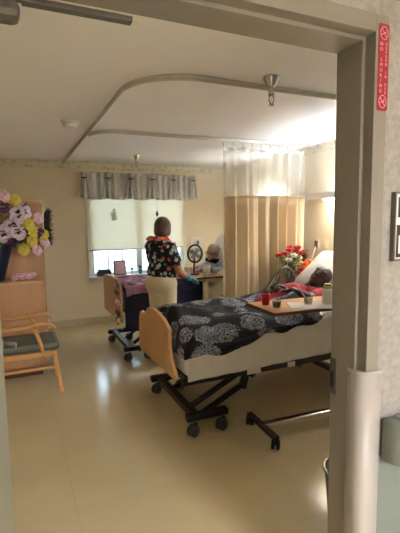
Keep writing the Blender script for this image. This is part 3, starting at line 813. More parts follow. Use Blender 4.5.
overbed((1.83, 4.56, 0), .02, .895, .52, .40, 'far overbed table with a fan and white cups in front of the carer', M['light_ivory'], .02, (.17, -.215), M['light_ivory'])

# things on the near table
TZ = .925
def cup(x, y, z, r0, h, m, label, name='cup', fill=None, lid=None, grp=None):
    t = thing(name, label, 'cup', (x, y, z), grp)
    bm = BM(); lathe(bm, (x, y, z), [(r0*.78, 0), (r0, h), (r0*.94, h), (r0*.72, .006)], 22, cap=False)
    v = ring(bm, (x, y, z+.001), Vector((1, 0, 0)), Vector((0, 1, 0)), r0*.77, 22); bm.faces.new(v)
    obj('cup_wall', bm, m, t, smooth=True)
    if fill:
        bm = BM(); lathe(bm, (x, y, z+.006), [(r0*.70, 0), (r0*.82, h*.62)], 18); obj('drink', bm, fill, t)
    return t
cup(1.665, 2.555, TZ, .033, .085, M['redcup'], 'red drinking cup near the left end of the overbed table', fill=M['redcup'])
cup(1.675, 2.43, TZ, .034, .05, M['clear'], 'small clear cup of dark drink right of the red cup', fill=M['dark'])
t = cup(1.93, 2.40, TZ, .034, .06, M['clear'], 'clear cup with a drinking straw standing on the paper')
bm = BM(); tube(bm, [(1.935, 2.395, TZ+.008), (1.905, 2.42, TZ+.07), (1.865, 2.45, TZ+.16)], .004, 8); obj('drinking_straw', bm, M['pinkw'], t, smooth=True)
bm = BM(); T = Matrix.Translation((1.93, 2.37, TZ+.0005)) @ Matrix.Rotation(-.45, 4, 'Z'); box(bm, (-.16, -.11, 0), (.16, .11, .0035), 0, T)
tag(obj('paper_sheet', bm, M['paper'], org=(1.93, 2.37, TZ)), 'white paper placemat lying flat on the overbed table', 'paper')
r = thing('drink_bottle', 'white bottle with yellow band at the right end of the overbed table', 'bottle', (2.075, 2.36, TZ+.003))
bm = BM(); lathe(bm, (2.075, 2.36, TZ+.001), [(.038, 0), (.04, .01), (.04, .10), (.030, .115)], 20); obj('bottle_body', bm, M['white'], r, smooth=False)
bm = BM(); lathe(bm, (2.075, 2.36, TZ+.116), [(.030, 0), (.030, .022)], 20); obj('bottle_cap', bm, M['yellow'], r)
bm = BM(); lathe(bm, (2.075, 2.36, TZ+.138), [(.026, 0), (.026, .012)], 20); obj('bottle_lid', bm, M['leaf'], r)

# things on the far table
FZ = .895
r = thing('desk_fan', 'small round dark-rimmed desk fan with pale blue blades on the far overbed table', 'fan', (1.995, 4.62, FZ))
n = Vector((-.30, -1, .0)).normalized(); c0 = Vector((1.995, 4.62, 1.155)); a = n.cross(Vector((0, 0, 1))).normalized(); up_ = Vector((0, 0, 1))
bm = BM()
for dd_ in (-.03, .03): tube(bm, [c0+n*dd_+a*.084*math.cos(q)+up_*.104*math.sin(q) for q in [2*PI*i/30 for i in range(30)]], .008, 8, closed=True)
tube(bm, [c0+a*.086*math.cos(q)+up_*.106*math.sin(q) for q in [2*PI*i/30 for i in range(30)]], .012, 8, closed=True); obj('fan_rim', bm, M['black'], r, smooth=True)
bm = BM()
for i in range(12):
    q = 2*PI*i/12; tube(bm, [c0+n*.038, c0+n*.036+a*.05*math.cos(q)+up_*.06*math.sin(q), c0+n*.03+a*.084*math.cos(q)+up_*.104*math.sin(q)], .0016, 5)
obj('fan_grille', bm, M['gunmetal'], r, smooth=True)
for i in range(4):
    q = PI/2*i+.5; d1 = a*math.cos(q)+up_*math.sin(q); d2 = n.cross(d1)
    bm = BM(); prism(bm, [c0+d1*.012-d2*.012, c0+d1*.055-d2*.038+n*.012, c0+d1*.072-d2*.02+n*.012, c0+d1*.07+d2*.022-n*.008, c0+d1*.04+d2*.02-n*.008], n*.003); obj('fan_blade', bm, M['gown'], r)
bm = BM(); cyl(bm, c0-n*.06, c0+n*.012, .024, 18); obj('fan_motor', bm, M['white'], r)
bm = BM(); cyl(bm, c0-n*.05+Vector((0, 0, -.02)), (1.995, 4.66, FZ+.01), .012, 12); obj('fan_stem', bm, M['gunmetal'], r)
bm = BM(); lathe(bm, (1.995, 4.64, FZ), [(.06, 0), (.06, .012), (.02, .02)], 24); obj('fan_base', bm, M['gunmetal'], r)
cup(2.13, 4.58, FZ, .05, .12, M['white'], 'wide white tub on the far overbed table below the patient', 'tub')
cup(2.05, 4.45, FZ, .035, .07, M['paper'], 'low cream cup at the front edge of the far overbed table', 'cup')
bm = BM(); box(bm, (1.88, 4.63, FZ), (1.94, 4.70, FZ+.10)); box(bm, (1.885, 4.635, FZ+.10), (1.935, 4.695, FZ+.104))
tag(obj('tissue_box', bm, M['khaki'], bevel=.004, org=(1.91, 4.665, FZ)), 'beige box on the far overbed table left of the fan', 'box')

# bedside cabinet with flowers
def cabinet(name, lo, hi, label, cat, front, ndraw, knob, doors=0, base=.06):
    x0, y0, z0 = lo; x1, y1, z1 = hi
    t = thing(name, label, cat, ((x0+x1)/2, (y0+y1)/2, z0))
    bm = BM(); box(bm, (x0, y0, z0+base), (x1, y1, z1-.025)); obj('carcass', bm, M['cab'], t, bevel=.003)
    bm = BM(); box(bm, (x0+.02, y0+.02, z0), (x1-.03, y1-.02, z0+base)); obj('plinth', bm, M['brown'], t)
    bm = BM(); box(bm, (x0-.004, y0-.010, z1-.025), (x1+.012, y1+.006, z1)); obj('cabinet_top', bm, M['cabtop'], t, bevel=.006)
    if front == 'x+':
        if ndraw:
            hh = (z1-.03-z0-base)/ndraw
            for k in range(ndraw):
                za = z0+base+.008+hh*k
                bm = BM(); box(bm, (x1, y0+.012, za), (x1+.016, y1-.012, za+hh-.012)); dr = obj('drawer', bm, M['cab'], t, bevel=.003)
                bm = BM(); tube(bm, [(x1+.016, (y0+y1)/2-.05, za+hh/2), (x1+.034, (y0+y1)/2-.045, za+hh/2), (x1+.034, (y0+y1)/2+.045, za+hh/2), (x1+.016, (y0+y1)/2+.05, za+hh/2)], .005, 8); obj('drawer_pull', bm, M['steel'], dr, smooth=True)
        for k in range(doors):
            ya = y0+(y1-y0)*k/doors+.006; yb = y0+(y1-y0)*(k+1)/doors-.006
            bm = BM(); box(bm, (x1, ya, z0+base+.01), (x1+.018, yb, z1-.03)); dr = obj('cabinet_door', bm, M['cab'], t, bevel=.003)
            yh = yb-.04 if k % 2 == 0 else ya+.04
            bm = BM(); tube(bm, [(x1+.018, yh, 1.0), (x1+.04, yh, 1.01), (x1+.04, yh, 1.11), (x1+.018, yh, 1.12)], .005, 8); obj('door_pull', bm, M['steel'], dr, smooth=True)
    if front == 'y-':
        hh = (z1-.03-z0-base)/ndraw
        for k in range(ndraw):
            za = z0+base+.008+hh*k
            bm = BM(); box(bm, (x0+.012, y0-.016, za), (x1-.012, y0, za+hh-.012)); dr = obj('drawer', bm, M['cab'], t, bevel=.003)
            bm = BM(); ball(bm, ((x0+x1)/2, y0-.028, za+hh/2), .014); obj('drawer_knob', bm, M['steel'], dr, smooth=True)
    return t
cabinet('nightstand', (2.62, 3.72, 0), (3.13, 3.945, .76), 'wooden nightstand behind the near bed, carrying the flowers', 'nightstand', 'y-', 3, True)
cabinet('dresser', (XL+.01, 4.43, 0), (.225, 4.83, .975), 'low maple dresser with a flower vase on top, behind the armchair', 'dresser', 'x+', 4, True)
cabinet('wardrobe', (XL+.01, 4.86, 0), (.275, 5.75, 1.79), 'tall maple wardrobe standing behind the low dresser', 'wardrobe', 'x+', 0, True, 2)

def rose(bm, c, rr, mi=0):
    c = Vector(c)
    ball(bm, c, (rr*.55, rr*.55, rr*.7), mi, 10, 8)
    for lay, (n, q, sz) in enumerate(((3, .45, .55), (5, .75, .6))):
        for k in range(n):
            a = 2*PI*k/n+lay*.6
            T = Matrix.Rotation(a, 3, 'Z') @ Matrix.Rotation(.35+.35*lay, 3, 'Y')
            ball(bm, c+Vector((math.cos(a), math.sin(a), -.15*lay))*rr*q, (rr*.22, rr*sz, rr*.75), mi, 8, 6, T)

NZ = .761
r = thing('glass_vase', 'clear glass vase holding the red and white roses', 'vase', (2.84, 3.87, NZ))
bm = BM(); lathe(bm, (2.84, 3.87, NZ), [(.045, 0), (.05, .02), (.04, .10), (.055, .17), (.051, .17), (.036, .10), (.044, .02)], 20); obj('vase_wall', bm, M['clear'], r, smooth=True)
r = thing('rose_bouquet', 'bouquet of red and white roses with green leaves behind the near bed', 'flowers', (2.84, 3.87, NZ+.02))
bm = BM(); heads = [(2.70, 3.86, 1.165, 0), (2.755, 3.83, 1.175, 0), (2.82, 3.85, 1.21, 0), (2.86, 3.82, 1.15, 1), (2.92, 3.86, 1.20, 0), (2.93, 3.84, 1.235, 0), (2.79, 3.82, 1.10, 1), (2.87, 3.9, 1.235, 0), (2.96, 3.83, 1.17, 0)]
for hx, hy, hz, m_ in heads: tube(bm, [(2.84+(hx-2.84)*.1, 3.87, NZ+.03), (2.84+(hx-2.84)*.4, 3.87, NZ+.2), (hx, hy, hz)], .004, 6)
obj('stems', bm, M['leaf'], r)
for hx, hy, hz, m_ in heads:
    bm = BM(); rose(bm, (hx, hy, hz), .036); obj('rose_bloom', bm, [M['rosered'], M['rosewhite']][m_], r, smooth=True)
bm = BM()
for k in range(90):
    a = rnd.uniform(0, 2*PI); q = rnd.uniform(.15, 1); z = rnd.uniform(.95, 1.17)
    c = Vector((2.835+.16*q*math.cos(a)*(.5+1.2*(z-.95)/.22*.6), 3.86+.08*q*math.sin(a), z)); d = Vector((math.cos(a), math.sin(a)*.6, rnd.uniform(-.3, .8))).normalized()
    s = d.cross(Vector((0, 0, 1))).normalized()*.02; L = .07
    v = [bm.verts.new(p) for p in (c, c+d*L*.5+s, c+d*L, c+d*L*.5-s)]; bm.faces.new(v)
obj('leaves', bm, M['leaf'], r, solid=.0015)
r = thing('orange_posy', 'small posy of orange blooms in a pot right of the roses', 'flowers', (3.04, 3.86, NZ))
bm = BM(); lathe(bm, (3.04, 3.86, NZ), [(.04, 0), (.052, .09), (.056, .10)], 18); obj('posy_pot', bm, M['white'], r)
bm = BM()
for k in range(30):
    a = rnd.uniform(0, 2*PI); ball(bm, (3.03+.05*math.cos(a), 3.86+.04*math.sin(a), rnd.uniform(.87, 1.02)), (.02, .02, .012), 0, 7, 5)
obj('foliage', bm, M['leaf'], r, smooth=True)
for (hx, hz, mm) in ((3.00, 1.05, 'orange'), (3.06, 1.07, 'orange'), (2.96, .985, 'rosered'), (3.03, 1.0, 'orange'), (3.09, 1.0, 'coral'), (2.92, .95, 'rosered')):
    bm = BM(); rose(bm, (hx, 3.81, hz), .038); obj('posy_bloom', bm, M[mm], r, smooth=True)
r = thing('plush_toy', 'little brown plush bear propped above the orange posy', 'toy', (3.09, 3.9, NZ))
bm = BM(); ball(bm, (3.09, 3.93, NZ+.10), (.05, .045, .10)); ball(bm, (3.09, 3.92, NZ+.26), (.042, .04, .10)); obj('plush_body', bm, M['brown'], r, smooth=True)
bm = BM(); ball(bm, (3.09, 3.915, NZ+.385), .045)
for s in (-1, 1): ball(bm, (3.09+s*.033, 3.915, NZ+.42), .018)
obj('plush_head', bm, M['brown'], r, smooth=True)

# vase of pansies on the dresser
DZ = .976
VXc, VYc = -.15, 4.62
r = thing('flower_vase', 'flared navy blue vase on the dresser', 'vase', (VXc, VYc, DZ))
bm = BM(); lathe(bm, (VXc, VYc, DZ), [(.034, 0), (.042, .01), (.132, .33), (.139, .36), (.128, .36), (.036, .02)], 28); obj('vase_wall', bm, M['vase'], r, smooth=False, bevel=.002)
r = thing('pansy_bouquet', 'bunch of purple, lilac and yellow pansies in the navy vase', 'flowers', (VXc, VYc, DZ+.05))
pans = []
spec = [(5, 193, 'pinkw'), (14, 197, 'ypet'), (4, 205, 'purple'), (15, 212, 'lilac'), (9, 224, 'lilac'), (24, 221, 'ypet'), (2, 230, 'lilac'), (20, 209, 'lilac'), (28, 229, 'ypet'), (26, 238, 'ypet'), (19, 247, 'ypet'), (34, 231, 'purple'), (37, 240, 'pinkw'), (10, 237, 'purple'), (36, 232, 'ypet'), (30, 248, 'pinkw'), (33, 215, 'pinkw'), (2, 205, 'purple'), (14, 229, 'lilac')]
def px2(x, y):     # metric spread of the bunch: 1 unit = 11 mm
    return -.10+(x-2)*.0108, 1.845-(y-190)*.0098
for i, (x, y, k) in enumerate(spec):
    X, Z = px2(x, y); pans.append((X, 4.50+.05*math.sin(i*2.1)-.00*x, Z, k))
bm = BM()
for X, Y, Z, k in pans: tube(bm, [(VXc, VYc, DZ+.1), (VXc+(X-VXc)*.35, VYc, DZ+.37), (X, Y+.02, Z)], .004, 6)
obj('stems', bm, M['leaf'], r)
for i, (X, Y, Z, k) in enumerate(pans):
    rr = {'lilac': .078, 'ypet': .054}.get(k, .05)
    nrm = Vector((.25+rnd.uniform(-.3, .3), -1, rnd.uniform(-.1, .5))).normalized(); a = nrm.cross(Vector((0, 0, 1))).normalized(); b = a.cross(nrm)
    bm = BM()
    for q, (ang, sz) in enumerate(((90, .62), (35, .55), (145, .55), (-30, .6), (-150, .6), (-90, .7))):
        d_ = a*math.cos(math.radians(ang))+b*math.sin(math.radians(ang))
        c = Vector((X, Y, Z))+d_*rr*.55+nrm*.004*q
        Rm = Matrix((a, b, nrm)).transposed()
        ball(bm, c, (rr*sz, rr*sz, rr*.12), 0, 10, 6, Rm)
        ball(bm, Vector((X, Y, Z))+d_*rr*.28+nrm*(.004*q+.006), (rr*.26, rr*.26, rr*.06), 1, 8, 5, Rm)
    ball(bm, Vector((X, Y, Z))+nrm*.026, rr*.13, 2, 8, 6)
    obj('pansy_bloom', bm, [M[k], {'pinkw': M['lilac'], 'ypet': M['ypet'], 'purple': M['dpet'], 'lilac': M['purple']}[k], M['orange'] if k == 'ypet' else M['ypet']], r, smooth=True)
bm = BM()
for k in range(70):
    a = rnd.uniform(0, 2*PI); z = rnd.uniform(1.33, 1.75); c = Vector((-.05+.16*math.cos(a)*rnd.random()+.04, 4.58+.08*math.sin(a), z))
    d_ = Vector((math.cos(a), math.sin(a), rnd.uniform(-.4, .8))).normalized(); s = d_.cross(Vector((0, 0, 1))).normalized()*.022
    v = [bm.verts.new(p) for p in (c, c+d_*.05+s, c+d_*.1, c+d_*.05-s)]; bm.faces.new(v)
obj('leaves', bm, M['leafd'], r, solid=.0015)
r = thing('fallen_flowers', 'pinkish flowers lying on the dresser beside the navy vase', 'flowers', (.04, 4.58, DZ))
for k in range(9):
    bm = BM(); x = -.02+.022*k; blossom(bm, (x, 4.56+.04*math.sin(k*2), DZ+.026+.012*(k % 3)), .042, Vector((.1, -.6, 1)))
    obj('loose_bloom', bm, [M['pinkw'], M['lilac'], M['pinkw']][k % 3], r, smooth=True)

# wreath on the wardrobe front
r = thing('green_wreath', 'dark green wreath hanging on the wardrobe front, seen edge on', 'wreath', (.33, 5.15, 1.3))
bm = BM(); c0 = Vector((.352, 5.15, 1.50))
tube(bm, [c0+Vector((0, .17*math.cos(q), .17*math.sin(q))) for q in [2*PI*i/28 for i in range(28)]], .018, 8, closed=True); obj('wreath_ring', bm, M['leafd'], r, smooth=True)
bm = BM()
for k in range(420):
    q = rnd.uniform(0, 2*PI); p = c0+Vector((0, .17*math.cos(q), .17*math.sin(q)))
    d_ = Vector((rnd.uniform(.05, 1), rnd.uniform(-1, 1), rnd.uniform(-1, 1))).normalized(); s = d_.orthogonal().normalized()*.005
    L = .085
    v = [bm.verts.new(x) for x in (p-s, p+s, p+d_*L)]; bm.faces.new(v)
obj('wreath_needles', bm, M['leafd'], r)['kind'] = 'stuff'

# ------------------------------------------------------------------ armchair
r = thing('armchair', 'beech armchair with grey-green padded seat behind the open door', 'chair', (.03, 4.10, 0))
cy0, cy1 = 3.86, 4.36
for y, yy in ((cy0+.02, 0), (cy1-.02, 1)):
    bm = BM(); obar(bm, (.275, y, .40), (.325, y, 0), .032, .042); obj('leg', bm, M['chairw'], r, bevel=.006)
    bm = BM(); obar(bm, (-.22, y, .42), (-.29, y, 0), .032, .042); obj('leg', bm, M['chairw'], r, bevel=.006)
    bm = BM(); tube(bm, [(-.24, y, .66), (-.1, y, .625), (.05, y, .635), (.17, y, .655), (.245, y, .65), (.285, y, .615), (.29, y, .59)], [.016, .018, .019, .020, .019, .016, .012], 12); obj('armrest', bm, M['chairw'], r, smooth=True)
    bm = BM(); tube(bm, [(.09, y, .635), (.135, y, .57), (.16, y, .48), (.185, y, .36)], [.014, .018, .018, .016], 10); obj('arm_support', bm, M['chairw'], r, smooth=True)
    bm = BM(); box(bm, (-.24, y-.012, .355), (.285, y+.012, .40)); obj('seat_rail', bm, M['chairw'], r, bevel=.004)
    bm = BM(); box(bm, (-.26, y-.008, .235), (.285, y+.008, .260)); obj('stretcher', bm, M['chairw'], r, bevel=.003)
bm = BM(); box(bm, (.262, cy0+.03, .355), (.285, cy1-.03, .40)); obj('front_rail', bm, M['chairw'], r)
bm = BM(); box(bm, (-.22, cy0+.035, .40), (.325, cy1-.035, .475)); obj('seat_cushion', bm, M['seat'], r, bevel=.028, smooth=False)
bm = BM()
for y in (cy0+.02, cy1-.02): obar(bm, (-.22, y, .40), (-.30, y, .92), .03, .04)
obar(bm, (-.295, cy0, .90), (-.295, cy1, .90), .03, .06); obj('back_frame', bm, M['chairw'], r, bevel=.005)
bm = BM(); obar(bm, (-.225, 4.11, .50), (-.285, 4.11, .87), .42, .05); obj('back_cushion', bm, M['seat'], r, bevel=.015)

# ------------------------------------------------------------------ hall fittings
r = thing('corner_guard', 'beige vinyl guard around the lower right corner of the door frame', 'corner guard', (1.05, 1.0, 0))
def guard_prof(t):
    out = [(1.030-t, 1.066), (1.030-t, 1.044)]
    for q in range(9):
        a_ = PI+PI/2*q/8; out.append((1.066+(.036+t)*math.cos(a_), 1.032+(.036+t)*math.sin(a_)))
    return out+[(1.114+t, .996-t), (1.114+t, 1.0015), (1.053, 1.0015), (1.049, 1.012), (1.036, 1.045), (1.036, 1.066)]
bm = BM(); prism(bm, [(x, y, .0) for x, y in guard_prof(0)], (0, 0, 1.025)); g_ = obj('guard_body', bm, M['guard'], r)
bm = BM(); prism(bm, [(x, y, 1.02) for x, y in guard_prof(.003)], (0, 0, .011)); obj('guard_cap', bm, M['guard'], r, bevel=.002)
for p in g_.data.polygons: p.use_smooth = abs(p.normal.z) < .5
r = thing('strike_plate', 'steel strike plate let into the right door jamb', 'strike plate', (1.037, 1.15, .90))
bm = BM(); box(bm, (1.0335, 1.130, .905), (1.0368, 1.158, 1.04)); obj('plate', bm, M['gunmetal'], r, bevel=.001)
bm = BM(); box(bm, (1.0325, 1.137, .93), (1.0336, 1.155, .99)); obj('latch_hole', bm, M['rubber'], r)
for z in (.916, 1.028):
    bm = BM(); cyl(bm, (1.0325, 1.145, z), (1.0336, 1.145, z), .005, 12); obj('screw', bm, M['gunmetal'], r)
r = thing('hand_rail', 'grey-green wall handrail with rounded end on the hall wall', 'handrail', (1.4, .95, .70))
bm = BM()
def hr(x): return [(x, .955, .705), (x, .93, .715), (x, .918, .74), (x, .918, .82), (x, .93, .845), (x, .955, .855), (x, 1.0, .855), (x, 1.0, .705)]
prism(bm, hr(1.175), (2.2, 0, 0)); obj('rail', bm, M['green'], r, bevel=.006)
bm = BM()
ep = [(1.127, 1.001)]+[(1.175-.048*math.cos(a_), .966-.047*math.sin(a_)) for a_ in [PI/2*i/8 for i in range(9)]]+[(1.175, 1.001)]
prism(bm, [(x, y, .706) for x, y in ep], (0, 0, .148)); obj('end_cap', bm, M['green'], r, bevel=.012)
# red sign, letters stacked one above the other
r = thing('oxygen_sign', 'narrow red no-smoking sign with pale letters on the door frame', 'sign', (1.083, 1.0, 1.88))
sy = YH-.0065
bm = BM(); SX0, SX1, SZ0, SZ1 = 1.060, 1.104, 1.880, 2.140
rc = .008; P = []
for cx, cz, a0 in ((SX1-rc, SZ1-rc, 0), (SX0+rc, SZ1-rc, 90), (SX0+rc, SZ0+rc, 180), (SX1-rc, SZ0+rc, 270)):
    for q in range(5): a = math.radians(a0+q*22.5); P.append((cx+rc*math.cos(a), sy, cz+rc*math.sin(a)))
prism(bm, P, (0, -.0015, 0)); obj('sign_plate', bm, M['signred'], r)
def letters(txt, x, z, size, step, name):
    bm = BM()
    for i, ch in enumerate(txt):
        if ch == ' ': continue
        cu = bpy.data.curves.new('letter', 'FONT'); cu.body = ch; cu.size = size; cu.align_x = 'CENTER'; cu.align_y = 'CENTER'; cu.extrude = .0003; cu.resolution_u = 2
        tmp = bpy.data.objects.new('letter', cu); C.objects.link(tmp)
        me = bpy.data.meshes.new_from_object(tmp.evaluated_get(bpy.context.evaluated_depsgraph_get()))
        me.transform(Matrix.Translation((x, sy-.0018, z-step*i)) @ Matrix.Rotation(PI/2, 4, 'X'))
        bm.from_mesh(me); bpy.data.objects.remove(tmp); bpy.data.curves.remove(cu); bpy.data.meshes.remove(me)
    obj(name, bm, M['signink'], r)
xm = (SX0+SX1)/2
letters('NO SMOKING', xm-.0095, 2.079, .0150, .0155, 'lettering')
letters('OXYGEN IN USE', xm+.0105, 2.080, .0125, .0121, 'lettering')
for z in (2.112, 1.908):
    bm = BM(); tube(bm, [(xm+.015*math.cos(q), sy-.0022, z+.019*math.sin(q)) for q in [2*PI*i/24 for i in range(24)]], .0011, 6, closed=True)
    tube(bm, [(xm-.010, sy-.0022, z+.013), (xm+.010, sy-.0022, z-.013)], .0011, 6)
    obar(bm, (xm-.009, sy-.002, z-.004), (xm+.008, sy-.002, z+.003), .001, .0028); tube(bm, [(xm+.006, sy-.002, z+.005), (xm+.009, sy-.002, z+.009)], .0008, 5)
    obj('no_smoking_symbol', bm, M['signink'], r)
# framed notice on the right
r = thing('framed_notice', 'grey framed printed notice on the hall wall right of the door', 'notice', (1.28, 1.0, 1.4))
nx0, nx1, nz0, nz1 = 1.145, 1.42, 1.400, 1.628
bm = BM(); f = .006
for lo, hi in (((nx0, .990, nz0), (nx0+f, YH-.0005, nz1)), ((nx1-f, .990, nz0), (nx1, YH-.0005, nz1)), ((nx0+f, .990, nz0), (nx1-f, YH-.0005, nz0+f)), ((nx0+f, .990, nz1-f), (nx1-f, YH-.0005, nz1))): box(bm, lo, hi)
obj('notice_frame', bm, M['notice'], r)
bm = BM(); box(bm, (nx0+f, .998, nz0+f), (nx1-f, 1.004, nz1-f)); obj('notice_sheet', bm, M['paper'], r)
bm = BM(); box(bm, (nx0+.022, .9968, 1.545), (nx1-.022, .998, 1.612)); box(bm, (nx0+.018, .9968, 1.412), (nx0+.028, .998, 1.52)); box(bm, (nx0+.028, .9968, 1.412), (nx1-.022, .998, 1.424)); box(bm, (nx0+.028, .9968, 1.485), (nx1-.022, .998, 1.52)); obj('printed_blocks', bm, M['ink'], r)
# door closer under the head of the frame
r = thing('door_closer', 'grey metal door closer track under the head of the door frame', 'door closer', (.1, 1.19, 2.05))
bm = BM(); box(bm, (.05, 1.166, 2.086), (.330, 1.194, 2.100)); obj('closer_track', bm, M['gunmetal'], r, bevel=.002)
bm = BM(); box(bm, (-.078, 1.166, 2.045), (.045, 1.235, 2.098)); obj('closer_body', bm, M['gunmetal'], r, bevel=.02)
bm = BM(); obar(bm, (.03, 1.18, 2.094), (.09, 1.18, 2.094), .018, .008); obj('closer_arm', bm, M['gunmetal'], r, bevel=.002)
# waste bin just inside the door
r = thing('waste_bin', 'grey waste bin just inside the doorway behind the right jamb', 'bin', (1.43, 1.44, 0))
bm = BM(); lathe(bm, (1.43, 1.44, 0), [(.095, 0), (.125, .33), (.120, .33), (.09, .01)], 32); obj('bin_body', bm, M['binmetal'], r, smooth=True)
bm = BM(); tube(bm, [(1.43+.126*math.cos(q), 1.44+.126*math.sin(q), .332) for q in [2*PI*i/36 for i in range(36)]], .007, 8, closed=True); obj('bin_rim', bm, M['steel'], r, smooth=True)

# ------------------------------------------------------------------ people
def cap(bm, p, q, r1, r2, n=14):
    """tapered capsule"""
    p, q = Vector(p), Vector(q); tube(bm, [p, q], [r1, r2], n)
    ball(bm, p, r1, 0, n, 10); ball(bm, q, r2, 0, n, 10)
def chain(bm, pts):
    for (p, r1), (q, r2) in zip(pts, pts[1:]): cap(bm, p, q, r1, r2)
def head(bm, c, fwd, up, s=1.0):
    """skull, jaw, nose, ears; returns the face frame"""
    f = Vector(fwd).normalized(); u = Vector(up); u = (u-f*u.dot(f)).normalized(); l = u.cross(f)
    Rm = Matrix((f, l, u)).transposed(); c = Vector(c)
    P = lambda a, b, d: c+f*a*s+l*b*s+u*d*s
    ball(bm, P(-.008, 0, .02), (.098*s, .078*s, .098*s), 0, 20, 14, Rm)
    ball(bm, P(.022, 0, -.045), (.062*s, .058*s, .07*s), 0, 18, 12, Rm)
    ball(bm, P(.055, 0, -.09), (.028*s, .03*s, .02*s), 0, 10, 8, Rm)
    cap(bm, P(.088, 0, .012), P(.102, 0, -.022), .009*s, .014*s, 8)
    for q in (-1, 1):
        ball(bm, P(.100, q*.011, -.026), .008*s, 0, 8, 6)
        ball(bm, P(-.008, q*.080, -.005), (.018*s, .008*s, .032*s), 0, 10, 8, Rm)
        ball(bm, P(.07, q*.035, .036), (.018*s, .026*s, .010*s), 0, 8, 6, Rm)
    ball(bm, P(.080, 0, -.053), (.012*s, .024*s, .006*s), 0, 10, 6, Rm); ball(bm, P(.078, 0, -.066), (.012*s, .02*s, .007*s), 0, 10, 6, Rm)
    return P, Rm
def eyes(par, P, Rm, s=1.0, lidm=None):
    if lidm:
        for q in (-1, 1):
            bm = BM(); ball(bm, P(.070, q*.032, .014), .012*s, 0, 10, 8); obj('eyelid', bm, lidm, par, smooth=True)
        return
    for q in (-1, 1):
        bm = BM(); ball(bm, P(.074, q*.032, .016), .013*s, 0, 10, 8); ball(bm, P(.084, q*.032, .016), .006*s, 1, 8, 6); obj('eye', bm, [M['eye'], M['ink']], par, smooth=True)
def hand(bm, wrist, dirv, palm_n, side, s=1.0, curl=.7):
    """palm, four unequal curled fingers, thumb from the side of the palm"""
    d = Vector(dirv).normalized(); n = Vector(palm_n); n = (n-d*n.dot(d)).normalized(); x = d.cross(n)*side
    w = Vector(wrist)
    for q in (-.028, -.01, .01, .028): cap(bm, w+d*.01*s, w+d*.085*s+x*q*s, .014*s, .0115*s, 8)
    for q, L in ((-.030, .062), (-.010, .076), (.010, .082), (.030, .072)):
        p = w+d*.088*s+x*q*s; dd = d.copy()
        for k, fr in enumerate((.45, .32, .23)):
            dd = (dd+n*curl*.75).normalized(); p2 = p+dd*L*fr*s; cap(bm, p, p2, .0092*s, .0085*s, 8); p = p2
    p = w+d*.025*s+x*.034*s; p2 = p+(d*.6+x*.6+n*.4)*.042*s; cap(bm, p, p2, .012*s, .010*s, 8); cap(bm, p2, p2+(d*.8+n*.5)*.034*s, .010*s, .0085*s, 8)
VX = .006

# --- standing carer, seen from behind
H = Vector((1.437, 4.24, 0)); F = Vector((.93, .37, 0)).normalized(); Rr = Vector((F.y, -F.x, 0))
def pt(f, rt, z): return H+F*f+Rr*rt+Vector((0, 0, z))
r = thing('person', 'standing person in a dark floral shirt, cream trousers and flower lei, seen from behind', 'person', (H.x, H.y, 0))
hd_f = (F*.80-Rr*.55+Vector((0, 0, -.25))); hd_c = pt(.03, 0, 1.458)
bm = BM()
P, Rm = head(bm, hd_c, hd_f, (0, 0, 1))
chain(bm, [(pt(.01, 0, 1.42), .048), (pt(-.01, 0, 1.32), .054)])
chain(bm, [(pt(-.02, -.12, 1.275), .055), (pt(-.02, .12, 1.275), .055)])
chain(bm, [(pt(0, 0, 1.24), .10), (pt(0, 0, 1.08), .105), (pt(0, 0, .92), .115)])
chain(bm, [(pt(0, -.07, .88), .105), (pt(0, .07, .88), .105)])
for s in (-1, 1):
    chain(bm, [(pt(0, s*.085, .84), .088), (pt(.01, s*.09, .48), .058), (pt(-.02, s*.09, .10), .042)])
    chain(bm, [(pt(-.05, s*.09, .045), .04), (pt(.12, s*.10, .03), .03)])
armR = [pt(-.01, .165, 1.265), pt(.06, .215, 1.02), pt(.24, .17, .925)]
armL = [pt(-.01, -.165, 1.265), pt(.06, -.20, 1.03), pt(.26, -.12, .96)]
for A, sd in ((armR, 1), (armL, -1)):
    chain(bm, [(A[0], .052), (A[1], .039), (A[2], .028)])
    hand(bm, A[2], (A[2]-A[1])*Vector((1, 1, .5)), Vector((0, 0, -1)), -sd, 1, .45)
obj('body', bm, M['skin_m'], r, remesh=VX)
eyes(r, P, Rm)
bm = BM()      # hair: cap of short dark hair
ball(bm, P(-.02, 0, .035), (.112, .092, .105), 0, 20, 14, Rm); ball(bm, P(-.05, 0, -.02), (.072, .082, .085), 0, 16, 12, Rm)
for s in (-1, 1): ball(bm, P(-.02, s*.068, -.01), (.055, .026, .06), 0, 12, 10, Rm)
for k in range(60):
    a = rnd.uniform(-2.6, 2.6); e = rnd.uniform(-.4, 1.4); d_ = Vector((-math.cos(a)*math.cos(e), math.sin(a)*math.cos(e), math.sin(e)))
    if d_.x > .35 and d_.z < .5: continue
    ball(bm, P(-.02+d_.x*.090, d_.y*.072, .026+d_.z*.086), .022, 0, 8, 6)
obj('hair', bm, M['hair'], r, remesh=VX)
bm = BM()      # shirt with short sleeves
chain(bm, [(pt(-.02, -.06, 1.325), .062), (pt(-.02, -.15, 1.275), .072)]); chain(bm, [(pt(-.02, .06, 1.325), .062), (pt(-.02, .15, 1.275), .072)])
chain(bm, [(pt(-.01, 0, 1.27), .118), (pt(-.005, 0, 1.10), .125), (pt(0, 0, 1.01), .132)])
for s_ in (-1, 1): chain(bm, [(pt(-.01, s_*.06, 1.24), .10), (pt(0, s_*.06, 1.08), .105), (pt(0, s_*.07, 1.0), .114)])
for A in (armR, armL): chain(bm, [(A[0], .066), (A[0].lerp(A[1], .55), .066)])
obj('shirt', bm, M['shirt'], r, remesh=.008)
bm = BM()      # trousers
